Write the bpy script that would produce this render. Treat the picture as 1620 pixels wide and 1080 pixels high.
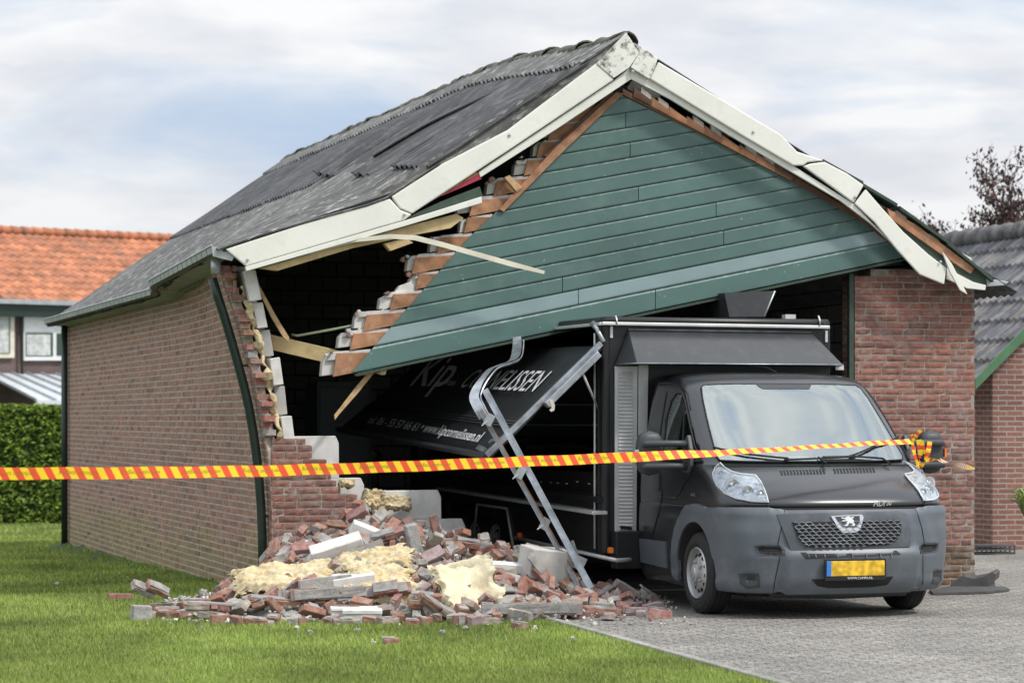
import bpy, bmesh, math, random
import numpy as np
from mathutils import Vector, Matrix, noise
from mathutils.bvhtree import BVHTree
from mathutils.geometry import delaunay_2d_cdt, intersect_point_line
R = math.radians
for o in list(bpy.data.objects): bpy.data.objects.remove(o)
SC = bpy.context.scene
# ------------------------------------------------------------ camera, sky, sun, exposure
F = 4280.0                                   # focal length in photo pixels (1620 wide)
cd = bpy.data.cameras.new('camera'); cam = bpy.data.objects.new('camera', cd)
SC.collection.objects.link(cam); SC.camera = cam
cam.location = (0, 0, 1.6); cam.rotation_euler = (R(90), 0, 0)
cd.sensor_width = 36; cd.lens = F/1620*36; cd.shift_y = 120/1620
cd.clip_end = 3000; cd.clip_start = .5
cd.dof.use_dof = True; cd.dof.focus_distance = 22.6; cd.dof.aperture_fstop = 3.2
SUN_AZ, SUN_EL = 58, 50                      # azimuth clockwise from +Y turned to the right/front
sd = Vector((math.sin(R(SUN_AZ))*math.cos(R(SUN_EL)), -math.cos(R(SUN_AZ))*math.cos(R(SUN_EL)), math.sin(R(SUN_EL))))
ld = bpy.data.lights.new('sun', 'SUN'); sun = bpy.data.objects.new('sun', ld); SC.collection.objects.link(sun)
ld.energy = 1.9; ld.angle = R(7); ld.color = (1, .95, .88)
sun.rotation_euler = sd.to_track_quat('Z', 'Y').to_euler()
w = bpy.data.worlds.new('World'); SC.world = w; w.use_nodes = True
nt = w.node_tree; nt.nodes.clear()
def N(t, **k):
    n = nt.nodes.new(t)
    for a, b in k.items(): setattr(n, a, b)
    return n
L = nt.links.new
sky = N('ShaderNodeTexSky', sky_type='NISHITA', sun_disc=False)
sky.sun_elevation = R(SUN_EL); sky.sun_rotation = math.atan2(sd.x, sd.y)
tc = N('ShaderNodeTexCoord'); mp = N('ShaderNodeMapping'); mp.inputs['Scale'].default_value = (6, 6, 19)
mp.inputs['Location'].default_value = (.35, 2.1, .2); mp.inputs['Rotation'].default_value = (0, R(14), 0)
n1 = N('ShaderNodeTexNoise'); n1.inputs['Scale'].default_value = 1.0; n1.inputs['Detail'].default_value = 9; n1.inputs['Roughness'].default_value = .56
n1.inputs['Distortion'].default_value = .5
r1 = N('ShaderNodeValToRGB'); r1.color_ramp.elements[0].position = .33; r1.color_ramp.elements[1].position = .53
n2 = N('ShaderNodeTexNoise'); n2.inputs['Scale'].default_value = 2.6; n2.inputs['Detail'].default_value = 6
r2 = N('ShaderNodeValToRGB'); r2.color_ramp.elements[0].color = (6.9, 7.1, 7.6, 1); r2.color_ramp.elements[1].color = (8.6, 8.7, 8.8, 1)
r2.color_ramp.elements[0].position = .35; r2.color_ramp.elements[1].position = .62
blue = N('ShaderNodeMixRGB'); blue.blend_type = 'MIX'; blue.inputs[0].default_value = .8; blue.inputs[2].default_value = (5.0, 6.1, 7.9, 1)
mx = N('ShaderNodeMixRGB'); bg = N('ShaderNodeBackground'); bg.inputs[1].default_value = .1
wo = N('ShaderNodeOutputWorld')
L(tc.outputs['Generated'], mp.inputs[0]); L(mp.outputs[0], n1.inputs[0]); L(mp.outputs[0], n2.inputs[0])
L(n1.outputs[0], r1.inputs[0]); L(n2.outputs[0], r2.inputs[0]); L(sky.outputs[0], blue.inputs[1])
L(r1.outputs[0], mx.inputs[0]); L(blue.outputs[0], mx.inputs[1]); L(r2.outputs[0], mx.inputs[2]); sx = N('ShaderNodeSeparateXYZ'); L(tc.outputs['Generated'], sx.inputs[0])
el = N('ShaderNodeMath', operation='MULTIPLY_ADD'); el.use_clamp = False; L(sx.outputs[2], el.inputs[0]); el.inputs[1].default_value = .75; el.inputs[2].default_value = .69   # overcast sky, brighter towards the zenith
mz = N('ShaderNodeMixRGB'); mz.blend_type = 'MULTIPLY'; mz.inputs[0].default_value = 1; L(mx.outputs[0], mz.inputs[1]); L(el.outputs[0], mz.inputs[2]); L(mz.outputs[0], bg.inputs[0]); L(bg.outputs[0], wo.inputs[0])
SC.view_settings.view_transform = 'Standard'; SC.view_settings.look = 'None'; SC.view_settings.gamma = 1
SC.view_settings.exposure = 0.5
SC.render.engine = 'CYCLES'
rnd = random.Random(7)
# ------------------------------------------------------------ frames of reference
OG = Vector((-2.12, 23.9, 0)); TG = math.atan2(.286, .958)
GU = Vector((math.cos(TG), math.sin(TG), 0)); GV = Vector((-math.sin(TG), math.cos(TG), 0)); Z = Vector((0, 0, 1))
def G(u, v, z): return OG + GU*u + GV*v + Z*z
def toG(p): q = Vector(p)-OG; return q.dot(GU), q.dot(GV), p[2]
def ray(x, y): return Vector(((x-810)/F, 1, -(y-660)/F))
def at(x, y, Y): r = ray(x, y); return Vector((0, 0, 1.6)) + r*Y
def onplane(x, y, p0, n):
    r = ray(x, y); c = Vector((0, 0, 1.6)); return c + r*((p0-c).dot(n)/r.dot(n))
def GP(x, y, v): return onplane(x, y, G(0, v, 0), GV)
def smooth(t): t = max(0, min(1, t)); return t*t*(3-2*t)
def lerp(a, b, t): return a+(b-a)*t
# ------------------------------------------------------------ materials
MT = {}
def mat(name, col=(.5, .5, .5), rough=.7, metal=0, var=.12, scale=6., bump=0., bscale=60., attr=True, spec=.5, stain=None, sstr=.5, sscale=1.5, sheen=0, coat=0, detail=6, sp=(.5, .68), streak=False):
    m = bpy.data.materials.new(name); m.use_nodes = True; t = m.node_tree; t.nodes.clear()
    def n(k, **a):
        x = t.nodes.new(k)
        for p, q in a.items(): setattr(x, p, q)
        return x
    o = n('ShaderNodeOutputMaterial'); b = n('ShaderNodeBsdfPrincipled'); t.links.new(b.outputs[0], o.inputs[0])
    b.inputs['Roughness'].default_value = rough; b.inputs['Metallic'].default_value = metal
    b.inputs['Specular IOR Level'].default_value = spec; b.inputs['Coat Weight'].default_value = coat; b.inputs['Coat Roughness'].default_value = .2
    g = n('ShaderNodeNewGeometry'); nz = n('ShaderNodeTexNoise'); nz.inputs['Scale'].default_value = scale; nz.inputs['Detail'].default_value = detail
    pos = g.outputs['Position']
    if streak:                                   # weather streaks that run down the roof slope
        q1 = n('ShaderNodeVectorRotate', rotation_type='Z_AXIS'); q1.inputs['Angle'].default_value = -TG
        q2 = n('ShaderNodeVectorRotate', rotation_type='Y_AXIS'); q2.inputs['Angle'].default_value = R(34)
        q3 = n('ShaderNodeVectorMath', operation='MULTIPLY'); q3.inputs[1].default_value = (.32, 1, 1)
        t.links.new(pos, q1.inputs['Vector']); t.links.new(q1.outputs[0], q2.inputs['Vector']); t.links.new(q2.outputs[0], q3.inputs[0]); pos = q3.outputs[0]
    t.links.new(pos, nz.inputs['Vector'])
    rp = n('ShaderNodeValToRGB'); rp.color_ramp.elements[0].position = .3; rp.color_ramp.elements[1].position = .7
    rp.color_ramp.elements[0].color = (1-var,)*3+(1,); rp.color_ramp.elements[1].color = (1+var,)*3+(1,)
    t.links.new(nz.outputs[0], rp.inputs[0])
    mu = n('ShaderNodeMixRGB', blend_type='MULTIPLY'); mu.inputs[0].default_value = 1; mu.inputs[1].default_value = tuple(col)+(1,)
    t.links.new(rp.outputs[0], mu.inputs[2]); out = mu.outputs[0]
    if attr:
        at_ = n('ShaderNodeAttribute', attribute_name='Col'); m2 = n('ShaderNodeMixRGB', blend_type='MULTIPLY'); m2.inputs[0].default_value = 1
        t.links.new(out, m2.inputs[1]); t.links.new(at_.outputs['Color'], m2.inputs[2]); out = m2.outputs[0]
    if stain:
        n3 = n('ShaderNodeTexNoise'); n3.inputs['Scale'].default_value = sscale; n3.inputs['Detail'].default_value = 8; n3.inputs['Roughness'].default_value = .65
        t.links.new(pos, n3.inputs['Vector'])
        r3 = n('ShaderNodeValToRGB'); r3.color_ramp.elements[0].position = sp[0]; r3.color_ramp.elements[1].position = sp[1]
        r3.color_ramp.elements[1].color = (sstr,)*3+(1,)
        t.links.new(n3.outputs[0], r3.inputs[0]); m3 = n('ShaderNodeMixRGB'); m3.inputs[2].default_value = tuple(stain)+(1,)
        t.links.new(r3.outputs[0], m3.inputs[0]); t.links.new(out, m3.inputs[1]); out = m3.outputs[0]
    t.links.new(out, b.inputs['Base Color'])
    if bump:
        n4 = n('ShaderNodeTexNoise'); n4.inputs['Scale'].default_value = bscale; n4.inputs['Detail'].default_value = 5
        t.links.new(g.outputs['Position'], n4.inputs['Vector'])
        bp = n('ShaderNodeBump'); bp.inputs['Strength'].default_value = 1; bp.inputs['Distance'].default_value = bump
        t.links.new(n4.outputs[0], bp.inputs['Height']); t.links.new(bp.outputs[0], b.inputs['Normal'])
    m['bsdf'] = b.name; MT[name] = m
    return m
mat('brick', (.235, .112, .088), .85, var=.3, scale=22, bump=.004, bscale=70, stain=(.42, .36, .33), sstr=.35, sscale=7)
mat('mortar_side', (.44, .375, .31), .95, var=.2, scale=18)
mat('brick_side', (.365, .20, .152), .88, var=.28, scale=14, bump=.003, bscale=60, stain=(.17, .14, .10), sstr=.45, sscale=1.3)
mat('rubble_brick', (.295, .158, .122), .9, var=.3, scale=25, bump=.004, bscale=90, stain=(.38, .33, .29), sstr=.65, sscale=9)
mat('mortar', (.30, .275, .235), .95, var=.25, scale=18, bump=.004, bscale=120)
mat('mortar_grey', (.36, .35, .33), .95, var=.3, scale=14, bump=.006, bscale=60)
mat('block', (.68, .67, .64), .9, var=.12, scale=9, bump=.002, bscale=120, stain=(.45, .43, .39), sstr=.5, sscale=4)
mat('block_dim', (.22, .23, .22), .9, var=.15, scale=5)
mat('insulation', (.66, .56, .36), .95, var=.28, scale=20, bump=.008, bscale=140, stain=(.62, .42, .13), sstr=.6, sscale=9)
mat('foil', (.70, .62, .43), .6, var=.15, scale=9, bump=.01, bscale=20)
mat('white_paint', (.76, .76, .69), .45, var=.06, scale=3, stain=(.45, .45, .38), sstr=.25, sscale=6, bump=.001, bscale=30)
mat('mossy_paint', (.72, .72, .66), .6, var=.1, scale=8, stain=(.09, .085, .05), sstr=1, sscale=14)
mat('green_paint', (.078, .148, .132), .42, var=.13, scale=1.6, stain=(.13, .20, .185), sstr=.5, sscale=3, bump=.0015, bscale=14)
mat('green_highlight', (.19, .27, .25), .45, var=.25, scale=12, stain=(.45, .5, .47), sstr=.8, sscale=18, sp=(.55, .7))  # sky highlight along the board ledges put into the colour, with worn chips
mat('green_chip', (.078, .148, .132), .42, var=.13, scale=1.6, stain=(.5, .54, .5), sstr=1, sscale=26, sp=(.67, .69), bump=.0015, bscale=14)
mat('dusty_brick', (.33, .29, .265), .95, var=.3, scale=16, stain=(.27, .12, .09), sstr=.8, sscale=9, bump=.004, bscale=60)
mat('shutter', (.58, .59, .58), .5, var=.1)
mat('green_sky_sheen', (.24, .33, .335), .3, var=.1, scale=2, bump=.001, bscale=14)  # reflected sky on one low board, put into its base colour
mat('dark_green', (.018, .035, .026), .35, var=.15, scale=4)
mat('deep_green', (.035, .06, .042), .6, var=.3, scale=9)
mat('cedar', (.36, .175, .09), .7, var=.35, scale=9, stain=(.5, .36, .25), sstr=.4, sscale=12, bump=.001)
mat('cedar_dark', (.20, .10, .06), .7, var=.3, scale=9)
mat('pine', (.62, .47, .24), .7, var=.2, scale=12, stain=(.35, .25, .12), sstr=.35, sscale=6, bump=.001)
mat('pine_brown', (.5, .33, .17), .7, var=.3, scale=14)
mat('roof_sheet', (.07, .072, .076), .92, var=.3, scale=5, bump=.002, bscale=60, stain=(.24, .24, .24), sstr=.55, sscale=14, streak=True)
mat('roof_lichen', (.115, .115, .112), .95, var=.45, scale=7, bump=.003, bscale=50, stain=(.42, .42, .39), sstr=.9, sscale=24, sp=(.52, .68), streak=True)
mat('ridge', (.10, .095, .08), .95, var=.4, scale=9, bump=.01, bscale=30, stain=(.16, .16, .08), sstr=.8, sscale=12)
mat('fascia', (.36, .39, .37), .5, var=.15)
mat('soffit', (.34, .38, .34), .55, var=.15, scale=5)
mat('zinc', (.42, .45, .46), .4, metal=.4, var=.15, scale=7)
mat('galv', (.40, .43, .46), .42, metal=.85, var=.35, scale=9, stain=(.30, .24, .2), sstr=.35, sscale=14, bump=.002, bscale=20)
mat('alu', (.62, .63, .62), .42, metal=.35, var=.12, scale=6)
mat('red_paint', (.40, .03, .07), .5, var=.1)
mat('pole', (.45, .52, .36), .5)
mat('black', (.008, .008, .008), .7, var=.1)
mat('interior', (.42, .44, .44), .9, var=.2, scale=3)
mat('concrete', (.30, .30, .29), .9, var=.3, scale=3)
mat('body', (.0085, .0102, .014), .30, var=.05, scale=2, spec=.6, coat=.6)
mat('boxbody', (.013, .0135, .015), .38, var=.08, scale=2, spec=.5)
mat('plastic', (.098, .114, .132), .40, var=.14, scale=2.5, stain=(.18, .20, .22), sstr=.5, sscale=3, spec=.6)
mat('plastic_dark', (.045, .05, .055), .5, var=.08)
mat('rubber', (.022, .022, .022), .8, var=.25, scale=20, bump=.001)
mat('wheel', (.52, .53, .53), .4, metal=.5, var=.15, scale=9, stain=(.2, .18, .16), sstr=.4, sscale=7)
mat('hoodbox', (.05, .053, .056), .33, var=.06, scale=3, stain=(.10, .105, .11), sstr=.35, sscale=9)
mat('flap', (.022, .023, .025), .5, var=.1, scale=3, stain=(.035, .036, .037), sstr=.6, sscale=4)
mat('orange', (.8, .2, .02), .4); mat('yellow_label', (.7, .55, .1), .6)
mat('white', (.75, .76, .76), .5, var=.05)
mat('letter', (.8, .81, .82), .5, var=.05)
mat('letter_dim', (.12, .123, .123), .5, var=.3, scale=3)
mat('chrome', (.8, .8, .82), .18, metal=.9, var=.02)
mat('lamp_inner', (.72, .74, .77), .25, metal=.5, var=.35, scale=28, bump=.004, bscale=30)
mat('plate_yellow', (.72, .45, .03), .4, var=.28, scale=24, detail=0); mat('plate_blue', (.03, .2, .6), .4)
mat('cabinet', (.20, .235, .255), .5, var=.05)
mat('orange_tile', (.44, .18, .095), .8, var=.3, scale=3, stain=(.20, .12, .09), sstr=.7, sscale=1.4)
mat('brown_tile', (.11, .06, .055), .8, var=.2, scale=3)
mat('grey_tile', (.135, .135, .137), .6, var=.3, scale=5, stain=(.26, .235, .21), sstr=.6, sscale=5)
mat('purple_brick', (.15, .10, .095), .9, var=.3, scale=4)
mat('curtain', (.5, .52, .5), .9, var=.3, scale=7); mat('conserv', (.60, .63, .66), .35, var=.06)
mat('hedge', (.14, .225, .03), .7, var=.4, scale=3); mat('hedge_core', (.02, .04, .008), .9)
mat('leaf_dark', (.06, .035, .033), .7, var=.3, scale=2); mat('bark', (.08, .06, .05), .9, var=.3)
mat('leaf_green', (.16, .24, .05), .6, var=.3); mat('pot', (.025, .027, .03), .5)
mat('grass_blade', (.225, .335, .075), .75, var=.3, scale=.7, spec=.25, detail=3)
mat('lawn', (.055, .09, .02), .95, var=.35, scale=2.5, bump=.01, bscale=60)
mat('kerb', (.33, .32, .30), .9, var=.25, scale=12, bump=.004)
mat('rubber_sheet', (.07, .072, .07), .7, var=.3, scale=6)
mat('cabin', (.42, .42, .40), .8)
mat('seat', (.10, .105, .11), .9, var=.2)
mat('cream', (.68, .64, .52), .6)
def glass(name, tint, k, rough=.03, refl=(.9, .95, .97)):
    m = bpy.data.materials.new(name); m.use_nodes = True; t = m.node_tree; t.nodes.clear()
    o = t.nodes.new('ShaderNodeOutputMaterial'); gl = t.nodes.new('ShaderNodeBsdfGlossy'); tr = t.nodes.new('ShaderNodeBsdfTransparent'); mi = t.nodes.new('ShaderNodeMixShader')
    gl.inputs['Roughness'].default_value = rough; gl.inputs['Color'].default_value = refl+(1,); tr.inputs[0].default_value = tint+(1,)
    fr = t.nodes.new('ShaderNodeFresnel'); fr.inputs[0].default_value = 1.5; ad = t.nodes.new('ShaderNodeMath'); ad.operation = 'ADD'; ad.use_clamp = True; ad.inputs[1].default_value = k
    t.links.new(fr.outputs[0], ad.inputs[0]); t.links.new(ad.outputs[0], mi.inputs[0]); t.links.new(tr.outputs[0], mi.inputs[1]); t.links.new(gl.outputs[0], mi.inputs[2]); t.links.new(mi.outputs[0], o.inputs[0])
    MT[name] = m
glass('windscreen', (.78, .82, .82), .33, .07, (.90, .97, .95)); glass('side_glass', (.35, .42, .4), .08); glass('lens', (.92, .95, .97), .06); glass('house_glass', (.5, .55, .55), .15)
# paving of small clinkers
def brickmat(name, c1, c2, cm, bw, bh, ms, rot=0, speck=.5, rough=.9, plane='xy', sq=.5):
    m = mat(name, (1, 1, 1), rough, attr=False); t = m.node_tree; b = t.nodes[m['bsdf']]
    g = t.nodes.new('ShaderNodeNewGeometry'); mpn = t.nodes.new('ShaderNodeMapping'); mpn.vector_type = 'POINT'
    if plane == 'xy': mpn.inputs['Rotation'].default_value = (0, 0, rot); t.links.new(g.outputs['Position'], mpn.inputs[0]); src = mpn.outputs[0]
    else:
        mpn.inputs['Rotation'].default_value = (0, 0, -TG if plane == 'gu' else R(90)-TG); t.links.new(g.outputs['Position'], mpn.inputs[0])
        sx = t.nodes.new('ShaderNodeSeparateXYZ'); cx = t.nodes.new('ShaderNodeCombineXYZ'); t.links.new(mpn.outputs[0], sx.inputs[0])
        t.links.new(sx.outputs[0], cx.inputs[0]); t.links.new(sx.outputs[2], cx.inputs[1]); src = cx.outputs[0]
    br = t.nodes.new('ShaderNodeTexBrick'); br.inputs['Scale'].default_value = 1; br.inputs['Brick Width'].default_value = bw; br.inputs['Row Height'].default_value = bh
    br.inputs['Mortar Size'].default_value = ms; br.inputs['Mortar Smooth'].default_value = .4; br.offset = sq
    br.inputs['Color1'].default_value = tuple(c1)+(1,); br.inputs['Color2'].default_value = tuple(c2)+(1,); br.inputs['Mortar'].default_value = tuple(cm)+(1,)
    nn = t.nodes.new('ShaderNodeTexNoise'); nn.inputs['Scale'].default_value = 9; ad = t.nodes.new('ShaderNodeVectorMath'); ad.operation = 'MULTIPLY_ADD'
    t.links.new(g.outputs['Position'], nn.inputs[0]); t.links.new(nn.outputs[1], ad.inputs[0]); ad.inputs[1].default_value = (.012, .012, .012); t.links.new(src, ad.inputs[2]); t.links.new(ad.outputs[0], br.inputs[0])
    ns = t.nodes.new('ShaderNodeTexNoise'); ns.inputs['Scale'].default_value = 75; ns.inputs['Detail'].default_value = 3; t.links.new(g.outputs['Position'], ns.inputs[0])
    rp = t.nodes.new('ShaderNodeValToRGB'); rp.color_ramp.elements[0].position = .35; rp.color_ramp.elements[1].position = .65
    rp.color_ramp.elements[0].color = (1-speck,)*3+(1,); rp.color_ramp.elements[1].color = (1+speck,)*3+(1,); t.links.new(ns.outputs[0], rp.inputs[0])
    mu = t.nodes.new('ShaderNodeMixRGB'); mu.blend_type = 'MULTIPLY'; mu.inputs[0].default_value = 1; t.links.new(br.outputs[0], mu.inputs[1]); t.links.new(rp.outputs[0], mu.inputs[2])
    n5 = t.nodes.new('ShaderNodeTexNoise'); n5.inputs['Scale'].default_value = .9; n5.inputs['Detail'].default_value = 8; t.links.new(g.outputs['Position'], n5.inputs[0])
    r5 = t.nodes.new('ShaderNodeValToRGB'); r5.color_ramp.elements[0].position = .3; r5.color_ramp.elements[1].position = .7; r5.color_ramp.elements[0].color = (.75, .75, .75, 1); r5.color_ramp.elements[1].color = (1.2, 1.18, 1.15, 1)
    t.links.new(n5.outputs[0], r5.inputs[0]); m5 = t.nodes.new('ShaderNodeMixRGB'); m5.blend_type = 'MULTIPLY'; m5.inputs[0].default_value = 1; t.links.new(mu.outputs[0], m5.inputs[1]); t.links.new(r5.outputs[0], m5.inputs[2])
    t.links.new(m5.outputs[0], b.inputs['Base Color'])
    bp = t.nodes.new('ShaderNodeBump'); bp.inputs['Strength'].default_value = .8; bp.inputs['Distance'].default_value = .004; ml = t.nodes.new('ShaderNodeMath'); ml.operation = 'MULTIPLY_ADD'
    t.links.new(br.outputs[1], ml.inputs[0]); ml.inputs[1].default_value = -1.5; t.links.new(ns.outputs[0], ml.inputs[2]); t.links.new(ml.outputs[0], bp.inputs['Height']); t.links.new(bp.outputs[0], b.inputs['Normal'])
    return m
brickmat('paving', (.29, .278, .258), (.235, .225, .208), (.09, .087, .07), .21, .105, .009, rot=R(-17), speck=.85)
brickmat('interior_block', (.66, .66, .63), (.6, .6, .58), (.22, .22, .22), .4, .2, .012, plane='gv', speck=.1)
brickmat('rear_block', (.66, .66, .63), (.6, .6, .58), (.2, .2, .2), .4, .2, .014, plane='gu', speck=.1)
brickmat('shed_brick', (.25, .115, .09), (.19, .085, .075), (.30, .27, .23), .22, .0625, .011, plane='gu', speck=.2)
brickmat('shed_brick_side', (.25, .115, .09), (.19, .085, .075), (.30, .27, .23), .22, .0625, .011, plane='gv', speck=.2)
brickmat('house_brick', (.17, .105, .10), (.13, .085, .085), (.2, .18, .17), .22, .0625, .009, plane='gu', speck=.1)
# ------------------------------------------------------------ mesh helpers
WL = {}
class MB:
    def __init__(s): s.v = []; s.f = []; s.m = []; s.c = []; s.s = []
    def add(s, V, Fs, m=0, c=1., smooth=False):
        b = len(s.v); s.v.extend([tuple(p) for p in V])
        cc = (c, c, c) if isinstance(c, (int, float)) else tuple(c)
        for f in Fs: s.f.append(tuple(i+b for i in f)); s.m.append(m); s.c.append(cc); s.s.append(smooth)
        return s
    def box(s, c, size, M=None, m=0, col=1., jit=0):
        hx, hy, hz = [q/2 for q in size]; V = []
        for x in (-hx, hx):
            for y in (-hy, hy):
                for z in (-hz, hz):
                    p = Vector((x+rnd.uniform(-jit, jit), y+rnd.uniform(-jit, jit), z+rnd.uniform(-jit, jit)))
                    V.append((M @ p if M else p)+Vector(c))
        return s.add(V, [(0, 1, 3, 2), (4, 6, 7, 5), (0, 4, 5, 1), (2, 3, 7, 6), (0, 2, 6, 4), (1, 5, 7, 3)], m, col)
    def gbox(s, u0, u1, v0, v1, z0, z1, m=0, col=1., fr=None):
        g = fr or G
        V = [g(u, v, z) for u in (u0, u1) for v in (v0, v1) for z in (z0, z1)]
        return s.add(V, [(0, 1, 3, 2), (4, 6, 7, 5), (0, 4, 5, 1), (2, 3, 7, 6), (0, 2, 6, 4), (1, 5, 7, 3)], m, col)
    def bar(s, a, b, w_, h, up=Z, m=0, col=1.):
        a = Vector(a); b = Vector(b); d = (b-a).normalized(); x = d.cross(up).normalized()*(w_/2); y = x.cross(d).normalized()*(h/2)
        V = [p+sx*x+sy*y for p in (a, b) for sx, sy in ((-1, -1), (1, -1), (1, 1), (-1, 1))]
        return s.add(V, [(3, 2, 1, 0), (4, 5, 6, 7), (0, 1, 5, 4), (1, 2, 6, 5), (2, 3, 7, 6), (3, 0, 4, 7)], m, col)
    def prism(s, P, d, m=0, col=1.):
        P = [Vector(p) for p in P]; d = Vector(d); n = len(P)
        return s.add(P+[p+d for p in P], [tuple(range(n)), tuple(range(2*n-1, n-1, -1))]+[(i, (i+1) % n+0, (i+1) % n+n, i+n)[::-1] for i in range(n)], m, col)
    def tube(s, pts, r, seg=8, m=0, col=1., smooth=True):
        pts = [Vector(p) for p in pts]; V = []; n = len(pts)
        up = Vector((.13, .21, .97))
        for i, p in enumerate(pts):
            d = (pts[min(i+1, n-1)]-pts[max(i-1, 0)]).normalized(); x = d.cross(up).normalized(); y = x.cross(d)
            rr = r[i] if isinstance(r, (list, tuple)) else r
            V += [p+(x*math.cos(a)+y*math.sin(a))*rr for a in [2*math.pi*k/seg for k in range(seg)]]
        Fs = [(i*seg+k, i*seg+(k+1) % seg, (i+1)*seg+(k+1) % seg, (i+1)*seg+k) for i in range(n-1) for k in range(seg)]
        Fs += [tuple(range(seg))[::-1], tuple(range((n-1)*seg, n*seg))]
        return s.add(V, Fs, m, col, smooth)
    def ribbon(s, pts, wd, up=Z, th=.002, m=0, col=1.):
        pts = [Vector(p) for p in pts]; n = len(pts); V = []
        for i, p in enumerate(pts):
            d = (pts[min(i+1, n-1)]-pts[max(i-1, 0)]).normalized(); y = (up-d*up.dot(d)).normalized(); x = d.cross(y)
            ww = wd[i] if isinstance(wd, (list, tuple)) else wd
            V += [p+y*ww/2-x*th/2, p-y*ww/2-x*th/2, p-y*ww/2+x*th/2, p+y*ww/2+x*th/2]
        Fs = [(i*4+k, i*4+(k+1) % 4, i*4+4+(k+1) % 4, i*4+4+k) for i in range(n-1) for k in range(4)]+[(3, 2, 1, 0), (n*4-4, n*4-3, n*4-2, n*4-1)]
        return s.add(V, Fs, m, col)
    def grid(s, fn, na, nb, m=0, col=1., smooth=True, th=None, flip=False):
        V = [fn(i/na, j/nb) for i in range(na+1) for j in range(nb+1)]; k = nb+1
        Fs = [(i*k+j, (i+1)*k+j, (i+1)*k+j+1, i*k+j+1) for i in range(na) for j in range(nb)]
        if callable(col):
            cl = [col((i+.5)/na, (j+.5)/nb) for i in range(na) for j in range(nb)]; s.add(V, Fs, m, 1., smooth); s.c[-len(Fs):] = [(q, q, q) for q in cl]; n0 = len(s.v)
            V2 = [Vector(p)+Vector(th) for p in V]; s.add(V2, [f[::-1] for f in Fs], m, .6, smooth); e2 = [na*k+j for j in range(k)]; s.add([V[i] for i in e2]+[V2[i] for i in e2], [(i, i+1, k+i+1, k+i) for i in range(k-1)], m, .5)
            return s
        if th is None: return s.add(V, Fs, m, col, smooth)
        th = Vector(th); n0 = len(V); V2 = [Vector(p)+th for p in V]
        s.add(V, Fs, m, col, smooth); s.add(V2, [f[::-1] for f in Fs], m, col, smooth)
        e = [i*k for i in range(na+1)]; e2 = [i*k+nb for i in range(na+1)]; e3 = list(range(k)); e4 = [na*k+j for j in range(k)]
        for E_ in (e, e2, e3, e4):
            q = len(E_); s.add([V[i] for i in E_]+[V2[i] for i in E_], [(i, i+1, q+i+1, q+i) for i in range(q-1)], m, col)
        return s
    def lathe(s, c, ax, prof, seg=32, m=0, col=1., mats=None):
        ax = Vector(ax).normalized(); x = ax.cross(Z).normalized(); y = ax.cross(x); V = []
        for r_, h in prof: V += [Vector(c)+ax*h+(x*math.cos(2*math.pi*k/seg)+y*math.sin(2*math.pi*k/seg))*r_ for k in range(seg)]
        for i in range(len(prof)-1):
            b = len(s.v)
            s.add(V[i*seg:(i+2)*seg], [(k, (k+1) % seg, seg+(k+1) % seg, seg+k) for k in range(seg)], mats[i] if mats else m, col, True)
        return s
    def build(s, name, mats, parent=None, loc=None, auto=True, wn=False):
        V = np.array(s.v, dtype=np.float64).reshape(-1, 3)
        if parent is not None: org = WL[parent]
        elif loc is not None: org = Vector(loc)
        else: org = Vector(((V[:, 0].min()+V[:, 0].max())/2, (V[:, 1].min()+V[:, 1].max())/2, V[:, 2].min()))
        me = bpy.data.meshes.new(name); me.from_pydata([tuple(p) for p in (V-np.array(org))], [], s.f)
        if isinstance(mats, str): mats = [mats]
        for k in mats: me.materials.append(MT[k])
        me.polygons.foreach_set('material_index', s.m); me.polygons.foreach_set('use_smooth', s.s)
        ln = np.empty(len(me.polygons), dtype=np.int32); me.polygons.foreach_get('loop_total', ln)
        ca = me.color_attributes.new('Col', 'FLOAT_COLOR', 'CORNER')
        cc = np.ones((len(s.f), 4), dtype=np.float32); cc[:, :3] = np.array(s.c, dtype=np.float32)
        ca.data.foreach_set('color', np.repeat(cc, ln, axis=0).ravel())
        me.update(); ob = bpy.data.objects.new(name, me); SC.collection.objects.link(ob)
        if parent is not None: ob.parent = parent; WL[ob] = WL[parent]
        else: ob.location = org; WL[ob] = Vector(org)
        return ob
def tag(o, label=None, cat=None, group=None, kind=None):
    if label: o['label'] = label
    if cat: o['category'] = cat
    if group: o['group'] = group
    if kind: o['kind'] = kind
    return o
def root(name, label, cat, loc, group=None):
    o = bpy.data.objects.new(name, None); SC.collection.objects.link(o); o.location = loc; o.empty_display_size = .2
    WL[o] = Vector(loc); return tag(o, label, cat, group)
def recalc(ob):
    bm = bmesh.new(); bm.from_mesh(ob.data); bmesh.ops.remove_doubles(bm, verts=bm.verts, dist=1e-5); bmesh.ops.recalc_face_normals(bm, faces=bm.faces); bm.to_mesh(ob.data); bm.free()
def bevel(ob, w_=.004, seg=2):
    b = ob.modifiers.new('bevel', 'BEVEL'); b.width = w_; b.segments = seg; b.limit_method = 'ANGLE'; b.angle_limit = R(40); return ob
def textmesh(txt, size=1., shear=0., bold=0, font=None):
    c = bpy.data.curves.new('t', 'FONT'); c.body = txt; c.size = size; c.shear = shear; c.offset = bold; c.resolution_u = 3
    o = bpy.data.objects.new('t', c); SC.collection.objects.link(o); bpy.context.view_layer.update()
    me = bpy.data.meshes.new_from_object(o.evaluated_get(bpy.context.evaluated_depsgraph_get()))
    V = [v.co.copy() for v in me.vertices]; P = [tuple(p.vertices) for p in me.polygons]
    bpy.data.objects.remove(o); bpy.data.curves.remove(c); bpy.data.meshes.remove(me)
    return V, P
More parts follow.
